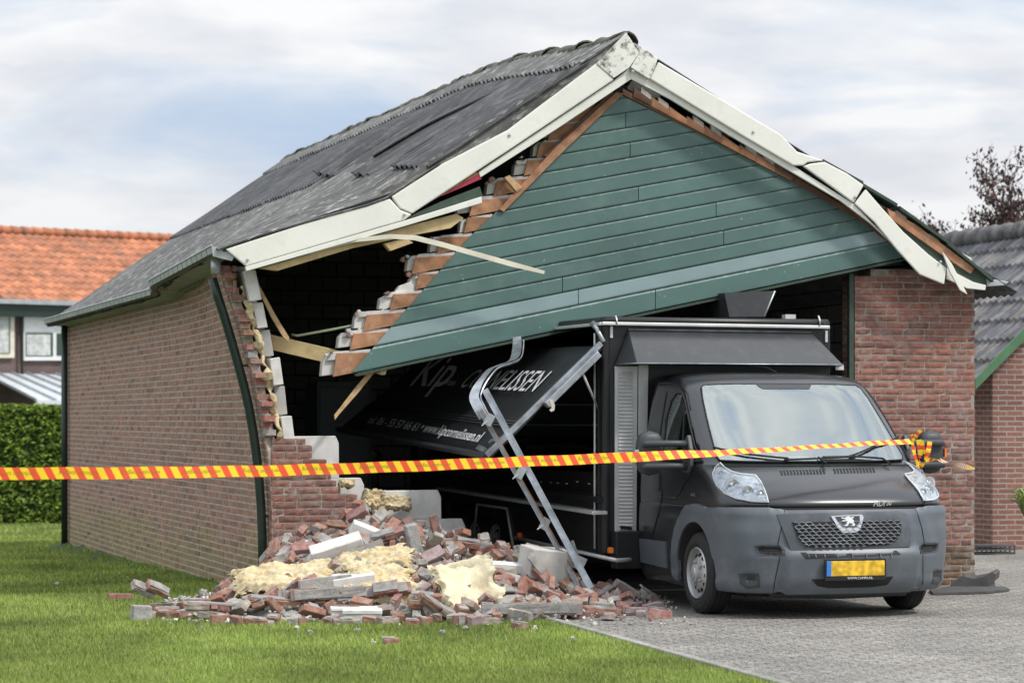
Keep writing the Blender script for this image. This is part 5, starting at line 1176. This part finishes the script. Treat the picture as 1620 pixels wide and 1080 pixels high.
for i in range(1500):
    x = rb.uniform(-3, 1.4); y = rb.uniform(20.7, 23.9)
    if H(x, y) < .005 and rb.random() < .8: continue
    s = rb.uniform(.008, .022); M_ = Matrix.Rotation(rb.random()*6, 3, 'X') @ Matrix.Rotation(rb.random()*6, 3, 'Z')
    cr.box((x, y, max(0, H(x, y))+.012), (s*1.5, s, s), M_, rb.choice((0, 0, 1, 2)), rb.uniform(.7, 1.2), s*.2)
tag(cr.build('brick_crumbs', ['mortar_grey', 'rubble_brick', 'block']), 'fine crumbs of mortar and brick strewn over the heap', 'rubble', kind='stuff')
# torn insulation
def batt(name, x, y, lx, ly, yaw, tilt, th, lab, seed, mt='insulation', fold=.0, up=.06, rag=.15, amp=.035, fine=.8):
    p = onheap(x, y, up); M_ = Matrix.Rotation(yaw, 3, 'Z') @ Matrix.Rotation(tilt[0], 3, 'X') @ Matrix.Rotation(tilt[1], 3, 'Y'); na, nb = 64, 40; m = MB(); V = []
    def f(a, b, s):
        ea = 1+rag*1.8*noise.noise(Vector((b*5+seed, s*.2, 1)))+rag*noise.noise(Vector((b*17+seed, 0, 4))); eb = 1+rag*2*noise.noise(Vector((a*5, seed, 2+s*.2)))+rag*noise.noise(Vector((a*17+seed, 3, 0)))
        X = (a-.5)*lx*ea; Y_ = (b-.5)*ly*eb; edge = min(a, 1-a, b, 1-b); r_ = smooth(edge*9)
        z = s*th*.5*(.25+.75*r_)+amp*noise.noise(Vector((X*7+seed, Y_*7, 0)))+amp*.7*fine*noise.noise(Vector((X*22, Y_*22, seed)))*r_+amp*.35*fine*noise.noise(Vector((X*60, Y_*60, seed)))
        z += fold*math.sin(X/lx*5+seed)
        if edge < .09 and a+b < 1.3: z -= .10*(1-edge/.09)*max(0, noise.noise(Vector((X*26, Y_*26, seed+7)))+.2)*(1 if s < 0 else .6)
        return p+M_ @ Vector((X, Y_, z))
    m.grid(lambda a, b: f(a, b, 1), na, nb); m.grid(lambda a, b: f(a, 1-b, -1), na, nb)
    return tag(m.build(name, mt), lab, 'insulation')
batt('insulation_batt', 450, 915, .80, .36, .15, (R(28), R(-5)), .12, 'torn yellow insulation batt draped over the left side of the heap', 1)
batt('insulation_batt', 590, 888, .62, .30, .2, (R(32), R(-12)), .09, 'upper torn strip of yellow insulation just below the brick lump on the crest', 2)
batt('insulation_batt', 600, 924, .56, .40, .1, (R(45), R(6)), .09, 'torn yellow insulation hanging over the red brick lump in the middle', 3)
batt('insulation_batt', 740, 930, .50, .50, .5, (R(48), R(-20)), .09, 'large folded insulation batt with smooth pale yellow facing in the middle right', 4, 'foil', .09, .10, .14, .05, .2)
batt('insulation_batt', 725, 905, .44, .2, .3, (R(62), R(-20)), .05, 'flap of pale yellow facing folded up behind the large batt', 5, 'foil', .02, .10, .12, .02, .2)
for x, y, lx, ly, lab, sd_ in ((592, 790, .22, .16, 'tuft of yellow insulation hanging on the stepped front wall', 6), (625, 795, .30, .12, 'torn yellow insulation lying on the steps of the broken front wall', 7), (598, 815, .12, .22, 'strip of pale insulation drooping down the face of the stepped wall', 8), (548, 765, .14, .08, 'small yellow insulation tuft behind the barrier tape', 9)):
    q = GP(x, y, .02); up = onheap; p_ = q; onheap_ = onheap
    onheap = lambda a, b, c, p_=p_: p_
    batt('insulation_tuft', x, y, lx, ly, .3, (R(60), R(8)), .08, lab, sd_, rag=.18, amp=.05); onheap = onheap_
# broken roof sheet pieces by the pier
sh = MB(); P = [ground(x, y) for x, y in ((1470, 937), (1500, 932), (1590, 932), (1597, 936), (1560, 940), (1476, 942))]; sh.prism([q+Z*.01 for q in P], Z*.02)
tag(sh.build('rubber_strip', 'rubber_sheet'), 'flat dark strip lying on the drive in front of the brick pier', 'strip')
sh = MB(); gp = ground(1530, 932); PP = [at(x, y, gp.y+.15) for x, y in ((1500, 929), (1512, 917), (1524, 911), (1540, 915), (1556, 912), (1570, 905), (1575, 908), (1574, 918), (1566, 924), (1568, 931), (1530, 933))]
sh.prism(PP, Vector((.05, .05, .03))); o = sh.build('roof_fragment', 'rubber_sheet'); recalc(o); tag(o, 'curled dark roof sheet fragment standing on the strip at the foot of the pier', 'roof fragment')
# ------------------------------------------------------------ barrier tape
TPX = [(-2600, 768, 10.5), (-420, 752, 14.6), (-60, 749, 16.2), (0, 748.8, 16.5), (200, 747.8, 17.3), (400, 745, 18.1), (600, 739, 18.9), (800, 731, 19.7), (950, 725, 20.3), (1010, 722, 20.5), (1130, 716.5, 20.95), (1240, 710, 21.35), (1300, 706, 21.6), (1380, 701, 21.95), (1444, 697.5, 22.3)]
tp = [at(*q) for q in TPX]; T = [0]
for a, b in zip(tp, tp[1:]): T.append(T[-1]+(b-a).length)
def tpos(s):
    for i in range(len(T)-1):
        if s <= T[i+1] or i == len(T)-2: return tp[i].lerp(tp[i+1], (s-T[i])/(T[i+1]-T[i]))
def px_of(s): p = tpos(s); return 810+F*p.x/p.y
bt = root('barrier_tape', 'red and yellow striped barrier tape stretched across to the right wing mirror of the truck', 'barrier tape', (tp[-1].x, tp[-1].y, 0))
mat('tape_red', (.80, .085, .03), .4, var=.05); mat('tape_yellow', (.90, .62, .02), .4, var=.05); mat('tape_print', (.32, .20, .02), .6, var=.05)
m = MB(); s = 0; wt = .076; k = 0; per = .062
def twist(s): x = px_of(s); return smooth((x-940)/220)*1.05
def tpt(s, h, o=0.):
    p = tpos(s); tw = twist(s)+.12*math.sin(s*2.1); return p+Vector((0, math.sin(tw)*h+.0, math.cos(tw)*h))+Vector((0, -o, .002*math.sin(s*9)))
while s < T[-1]-.1:
    sk = .05
    q = [(s, .5), (s+per, .5), (s+per+sk, -.5), (s+sk, -.5)]
    nsub = 3
    for j in range(nsub):
        a, b = j/nsub, (j+1)/nsub
        def e(t): return (lerp(s, s+sk, t), lerp(s+per, s+per+sk, t), .5-t)
        s0a, s0b, h0 = e(a); s1a, s1b, h1 = e(b)
        fr = [tpt(s0a, h0*wt), tpt(s0b, h0*wt), tpt(s1b, h1*wt), tpt(s1a, h1*wt)]
        m.add(fr, [(0, 3, 2, 1)], k % 2)
    s += per; k += 1
m.build('tape_band', ['tape_yellow', 'tape_red'], bt)
m = MB(); s = .15
V, P = textmesh('verboden toegang', .036, .2)
while s < T[-1]-2.2:                                    # printed words, seen upside down
    m = MB(); m.add([tpt(s+.36-v.x*1.25, .012-v.y*1.15, .0015) for v in V], P); s += .52; m.build('tape_print', 'tape_print', bt)
def rib(pts, wd, seed):
    P = [at(*q) for q in pts]; sp = []
    for i in range(len(P)-1):
        for j in range(5): sp.append(P[i].lerp(P[i+1], j/5))
    sp.append(P[-1]); n_ = len(sp)
    for i in range(n_-1):
        a, b = sp[i], sp[i+1]; d = (b-a).normalized(); y = Vector((math.sin(seed+i*.25), -.3, math.cos(seed+i*.25))); y = (y-d*y.dot(d)).normalized()*wd/2
        mk.add([a+y, a-y, b-y, b+y], [(0, 1, 2, 3)], (i//2) % 2, 1)
mk = MB(); D = 22.25
rib([(1443, 697, D+.05), (1448, 690, D), (1457, 680, D-.02)], .03, 0); rib([(1446, 697, D), (1442, 687, D)], .025, 1); rib([(1443, 697, D+.05), (1446, 715, D), (1452, 735, D-.03), (1456, 739, D-.03)], .025, 1)
rib([(1454, 695, D-.06), (1456, 715, D-.07), (1453, 738, D-.07)], .045, 1.6); rib([(1458, 697, D-.08), (1462, 715, D-.08), (1466, 728, D-.08)], .035, 1.4); rib([(1471, 698, D-.08), (1469, 712, D-.1), (1465, 728, D-.1), (1456, 739, D-.08)], .04, 1.3)
rib([(1465, 727, D-.1), (1478, 727, D-.05), (1488, 729, D+.05)], .04, 0)
mk.build('tape_knot', ['tape_yellow', 'tape_red'], bt)
mk = MB(); mat('tape_back', (.72, .48, .33), .5, var=.05)
P = [at(*q) for q in ((1487, 728, D+.1), (1500, 731, D+.7), (1515, 735, D+1.4), (1530, 739, D+2.1), (1541, 741, D+2.5))]
for i in range(40):
    t0, t1 = i/40, (i+.85)/40
    g = lambda t: P[min(int(t*4), 3)].lerp(P[min(int(t*4), 3)+1], t*4-min(int(t*4), 3))
    a, b = g(t0), g(i/40+.025); tw = Vector((0, math.sin(t0*4+.6), math.cos(t0*4+.6)))*.024; mk.add([a+tw, a-tw+VL*.015, b-tw+VL*.015, b+tw], [(0, 1, 2, 3)], i % 2 if t0 > .7 else 0, 1.1 if i % 2 else .6)
mk.build('tape_tail', ['tape_back', 'tape_yellow'], bt)
# ------------------------------------------------------------ hedge
hd = np.random.RandomState(8); m = MB(); X0, X1, Y0, Y1, zb, zt = -17.0, -7.2, 49.4, 51.0, -.42, 1.84
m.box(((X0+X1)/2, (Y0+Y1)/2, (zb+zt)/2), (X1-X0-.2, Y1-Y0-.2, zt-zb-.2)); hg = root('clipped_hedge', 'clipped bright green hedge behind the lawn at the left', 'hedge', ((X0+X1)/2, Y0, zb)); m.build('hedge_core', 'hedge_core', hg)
m = MB()
for i in range(26000):
    top = hd.rand() < .22; x = hd.uniform(X0, X1)
    if top: p = Vector((x, hd.uniform(Y0, Y1), zt-.03-abs(hd.randn())*.05+.05*noise.noise(Vector((x*2, 0, 0)))))
    else: p = Vector((x, Y0+abs(hd.randn())*.07+.06*noise.noise(Vector((x*1.5, 0, hd.uniform(0, .1)))), hd.uniform(zb, zt)))
    s = hd.uniform(.03, .06); a, b = hd.rand()*6.28, hd.rand()*3.14; u_ = Vector((math.cos(a), math.sin(a)*.5, hd.randn()*.5)).normalized()*s; v_ = u_.cross(Vector((hd.randn(), hd.randn(), hd.randn()))).normalized()*s*.6
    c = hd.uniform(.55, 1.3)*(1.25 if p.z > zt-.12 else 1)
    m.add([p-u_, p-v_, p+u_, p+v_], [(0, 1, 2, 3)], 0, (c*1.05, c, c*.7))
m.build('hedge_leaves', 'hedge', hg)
# ------------------------------------------------------------ house at the left, out of focus
AH = R(38); hu = Vector((math.cos(AH), math.sin(AH), 0)); hn = Vector((math.sin(AH), -math.cos(AH), 0)); HO = Vector((-13.25, 70, 0))
def HF(s, d, z): return HO+hu*s-hn*d+Z*z          # d = depth behind the eaves line
hs = root('terraced_house', 'brick terraced house with bright orange pantile roof at the far left', 'house', HF(0, .4, -.4))
m = MB(); m.gbox(-7, 22, .4, 6.5, -.5, 4.5, fr=HF); m.build('house_wall', 'house_brick', hs)
zE, zR, dR = 4.62, 6.62, 3.1
def tileroof(mb, fr, s0, s1, rows, cw, d0, dR, zE, zR, seed, amp=.045, mats=lambda s, r: 0, colf=None):
    r = random.Random(seed); nc = int((s1-s0)/cw)
    nrm = Vector((0, 0, 1))
    for k in range(rows):
        t0, t1 = k/rows, (k+1)/rows+.012
        for c in range(nc):
            a = s0+c*cw; V = []; n_ = 6
            for t, h in ((t0, .055), (t1, .0)):
                for j in range(n_+1):
                    ph = j/n_; w_ = amp*(math.cos(2*math.pi*ph)*.5+.5) if ph < .5 else amp*.5*(1-math.cos(2*math.pi*(ph-.5)))*1.0
                    V.append(fr(a+cw*ph, lerp(d0, dR, t), lerp(zE, zR, t)+h+amp*math.sin(2*math.pi*ph)*.5+0*w_))
            for j in range(n_+1): V.append(V[j]-Z*.05)
            col = colf(r) if colf else r.uniform(.75, 1.2)
            mb.add(V, [(j, j+1, n_+2+j, n_+1+j) for j in range(n_)]+[(2*n_+2+j, 2*n_+3+j, j+1, j) for j in range(n_)], mats(a, t0), col, False)
m = MB(); tileroof(m, HF, -6.9, 22, 11, .25, -.05, dR, zE, zR, 4, .05, lambda s, t: 1 if s < .05+0*t and s < .35-1.1*t+.35 and t < 9 and s < .3 else 0, lambda r: (r.uniform(.8, 1.2),)*3)
m.add([HF(-7, dR, zR), HF(22, dR, zR), HF(22, 6.4, zE), HF(-7, 6.4, zE)], [(0, 1, 2, 3)]); m.build('house_roof', ['orange_tile', 'brown_tile'], hs)
m = MB(); s = -7
while s < 22: m.tube([HF(s, dR, zR+.07), HF(s+.34, dR, zR+.06)], [.13, .11], 8); s += .33
m.build('ridge_tiles', 'orange_tile', hs)
m = MB(); m.bar(HF(-7, -.1, zE-.02), HF(22, -.1, zE-.02), .14, .12); m.build('house_gutter', 'zinc', hs)
m = MB(); m.gbox(-7, 22, -.02, .395, zE-.4, zE-.08, fr=HF); m.build('fascia', 'dark_green', hs)
def hp(name, px, off, th, mt, par=None, col=1.):
    m = MB(); m.prism([onplane(x, y, HF(0, .4-off, 0), hn) for x, y in px], -hn*th, col=col); return m.build(name, mt, par or hs)
def rect(x0, x1, y0, y1): return [(x0, y0), (x1, y0), (x1, y1), (x0, y1)]
for (x0, x1, y0, y1, sh) in ((-30, 23, 486, 566, 494), (37, 102, 493, 570, 523)):
    f = hp('window_frame', rect(x0, x1, y0, y1), .12, .1, 'cream' if x0 < 0 else 'white'); 
    hp('roller_shutter', rect(x0+1, x1-1, y0+2, sh), .15, .03, 'white', f); hp('window_glass', rect(x0+4, 16 if x0 < 0 else 84, sh+(8 if x0 < 0 else 3), y1-7), .14, .02, 'dark_green', f, 2.)
    hp('curtain', rect(x0+5, (14 if x0 < 0 else 80), sh+6, y1-8), .15, .01, 'curtain', f)
hp('window_glass', rect(90, 99, 527, 562), .14, .02, 'dark_green', f, 2.)
for x in (36,): hp('downpipe', rect(x-1.5, x+1.5, 486, 600), .2, .06, 'dark_green')
cs = root('conservatory', 'white conservatory with a sloping glazed roof in front of the brick house', 'conservatory', HF(0, -3, -.4))
P0 = [onplane(x, y, HF(0, .3, 0), hn) for x, y in ((-30, 589), (88, 592))]; zt_ = P0[0].z
m = MB(); m.add([P0[0], P0[1], P0[1]+hn*3.0-Z*.75+hu*.6, P0[0]+hn*3.0-Z*.75], [(0, 3, 2, 1)]); m.build('glazed_roof', 'conserv', cs)
for k in range(6): a = P0[0].lerp(P0[1], k/5); m = MB(); m.bar(a+Z*.03, a+hn*3.0-Z*.72+hu*.12*k, .05, .06); m.build('glazing_bar', 'zinc', cs)
m = MB(); a, b = P0[0]+hn*3.0-Z*.78, P0[1]+hn*3.0-Z*.78+hu*.6; m.bar(a, b, .1, .1); m.add([a, b, Vector((b.x, b.y, -.4)), Vector((a.x, a.y, -.4))], [(0, 3, 2, 1)], 0, .8); m.build('conservatory_front', 'conserv', cs)
# ------------------------------------------------------------ shed at the right
SO = Vector((5.79, 32.6, 0))
def SHF(u, v, z): return SO+GU*u+GV*v+Z*z
sh = root('brick_outbuilding', 'brick outbuilding with grey striped roof tiles and green verge board at the right', 'outbuilding', SO)
HW, ZR_ = 1.79, 4.02
m = MB(); m.add([SHF(0, 0, 0), SHF(2*HW, 0, 0), SHF(2*HW, 0, 2.2), SHF(HW, 0, ZR_-.05), SHF(0, 0, 2.2)], [(0, 1, 2, 3, 4)]); m.gbox(.0, 2*HW, .01, 9, 0, 2.2, fr=SHF); m.build('outbuilding_wall', 'shed_brick', sh)
m = MB(); m.add([SHF(-.003, 0, 0), SHF(-.003, 0, 2.25), SHF(-.003, 9, 2.25), SHF(-.003, 9, 0)], [(0, 1, 2, 3)]); m.build('outbuilding_side_wall', 'shed_brick_side', sh)
def tc_(r):
    c = r.choice([(.85, .87, .92), (.7, .71, .75), (1.35, 1.3, 1.2), (1.05, 1.05, 1.08), (1.25, 1.1, .95), (.6, .62, .7)]); k = r.uniform(.85, 1.2); return tuple(q*k for q in c)
m = MB(); tileroof(m, lambda s, d, z: SHF(d, s, z), -.15, 9, 8, .165, -.3, HW, 2.0, ZR_, 9, .03, colf=tc_)
m.add([SHF(HW, -.15, ZR_), SHF(HW, 9, ZR_), SHF(2*HW+.3, 9, 2.0), SHF(2*HW+.3, -.15, 2.0)], [(0, 1, 2, 3)]); m.build('outbuilding_roof', 'grey_tile', sh)
m = MB(); s = -.15
while s < 9: m.tube([SHF(HW, s, ZR_+.04), SHF(HW, s+.42, ZR_+.02)], [.14, .12], 10, col=.8); s += .40
m.build('ridge_tiles', 'grey_tile', sh)
m = MB(); m.prism([SHF(-.32, -.16, 1.93), SHF(-.32, -.16, 2.06), SHF(HW, -.16, ZR_+.03), SHF(HW, -.16, ZR_-.16)], -GV*.03); mat('shed_green', (.075, .17, .085), .5); m.build('verge_board', 'shed_green', sh)
m = MB(); m.tube([SHF(-.34, -.1, 2.02), SHF(-.34, 9, 2.02)], .06, 10); m.build('outbuilding_gutter', 'zinc', sh)
# crate and potted plant by the outbuilding
c0 = ground(1567, 876); cr = root('plastic_crate', 'low black plastic crate lying at the foot of the outbuilding wall', 'crate', c0); M = Matrix.Rotation(TG, 3, 'Z')
for k in range(3): m = MB(); m.box(c0+Z*(.015+.045*k), (.5, .3, .018), M, col=.8+.5*k); bevel(m.build('crate_deck', 'plastic_dark', cr), .004)
for k in range(9): m = MB(); m.box(c0+GU*(-.24+.06*k)-GV*.14+Z*.06, (.014, .012, .09), M); m.build('crate_rib', 'plastic_dark', cr)
c0 = ground(1624, 880); pt = root('potted_plant', 'tall dark pot with a yellow green leafy plant at the right edge', 'potted plant', c0)
m = MB(); m.lathe(c0, Z, [(.0, 0), (.12, 0), (.17, .36), (.185, .37), (.185, .42), (.165, .42), (.16, .38), (0, .38)], 24); m.build('pot', 'pot', pt); m = MB()
for i in range(46):
    a = rnd.uniform(0, 6.28); h = rnd.uniform(.2, .5); l = rnd.uniform(.1, .26); p = c0+Z*.4; b = p+Vector((math.cos(a)*l*.5, math.sin(a)*l*.5, h*.7)); c = p+Vector((math.cos(a)*l*1.2, math.sin(a)*l*1.2, h*.75)); m.ribbon([p, b, b.lerp(c, .5)+Z*.03, c], [.012, .03, .03, .004], up=Vector((-math.sin(a), math.cos(a), .1)), th=.002, col=rnd.uniform(.6, 1.5))
m.build('leaves', 'leaf_green', pt)
# ------------------------------------------------------------ copper leaved tree
tb = Vector((8.85, 46, -.25)); tr_ = root('copper_tree', 'copper leaved tree rising behind the outbuilding roof', 'tree', tb); tk = MB(); lf = MB(); rt_ = random.Random(5)
m = MB(); m.tube([tb, tb+Z*1.2+Vector((.05, 0, 0)), tb+Z*3.6], [.16, .13, .09], 10); 
def grow(p, d, r_, ln, lev):
    q = p+d*ln*.5+Vector((rt_.gauss(0, .04), rt_.gauss(0, .04), .02)); e = p+d*ln; m.tube([p, q, e], [r_, r_*.8, r_*.6], 5)
    if lev >= 2:
        for i in range(6 if lev == 2 else 9):
            t = rt_.random(); c = p.lerp(e, t)+Vector((rt_.gauss(0, .07), rt_.gauss(0, .07), rt_.gauss(0, .07)))
            s = rt_.uniform(.03, .055); u_ = Vector((rt_.gauss(0, .6), rt_.gauss(0, .6), -1+rt_.gauss(0, .5))).normalized()*s; v_ = u_.cross(Vector((rt_.gauss(0, 1), rt_.gauss(0, 1), rt_.gauss(0, 1)))).normalized()*s*.5
            col = rt_.uniform(.6, 1.4); lf.add([c-u_, c-v_, c+u_, c+v_], [(0, 1, 2, 3)], 0, (col*rt_.uniform(.9, 1.4), col, col))
    if lev < 4:
        for i in range(4 if lev < 3 else 3):
            nd = (d+Vector((rt_.gauss(0, .55), rt_.gauss(0, .55), rt_.uniform(-.1, .6)))).normalized(); grow(p.lerp(e, rt_.uniform(.45, 1)), nd, r_*.55, ln*rt_.uniform(.55, .85), lev+1)
for i in range(6):
    a = i*1.05; grow(tb+Z*rt_.uniform(2.9, 3.6), Vector((math.cos(a)*.75, math.sin(a)*.7, rt_.uniform(.5, 1.0))).normalized(), .06, 1.25, 0)
m.build('trunk', 'bark', tr_); lf.build('crown', 'leaf_dark', tr_)
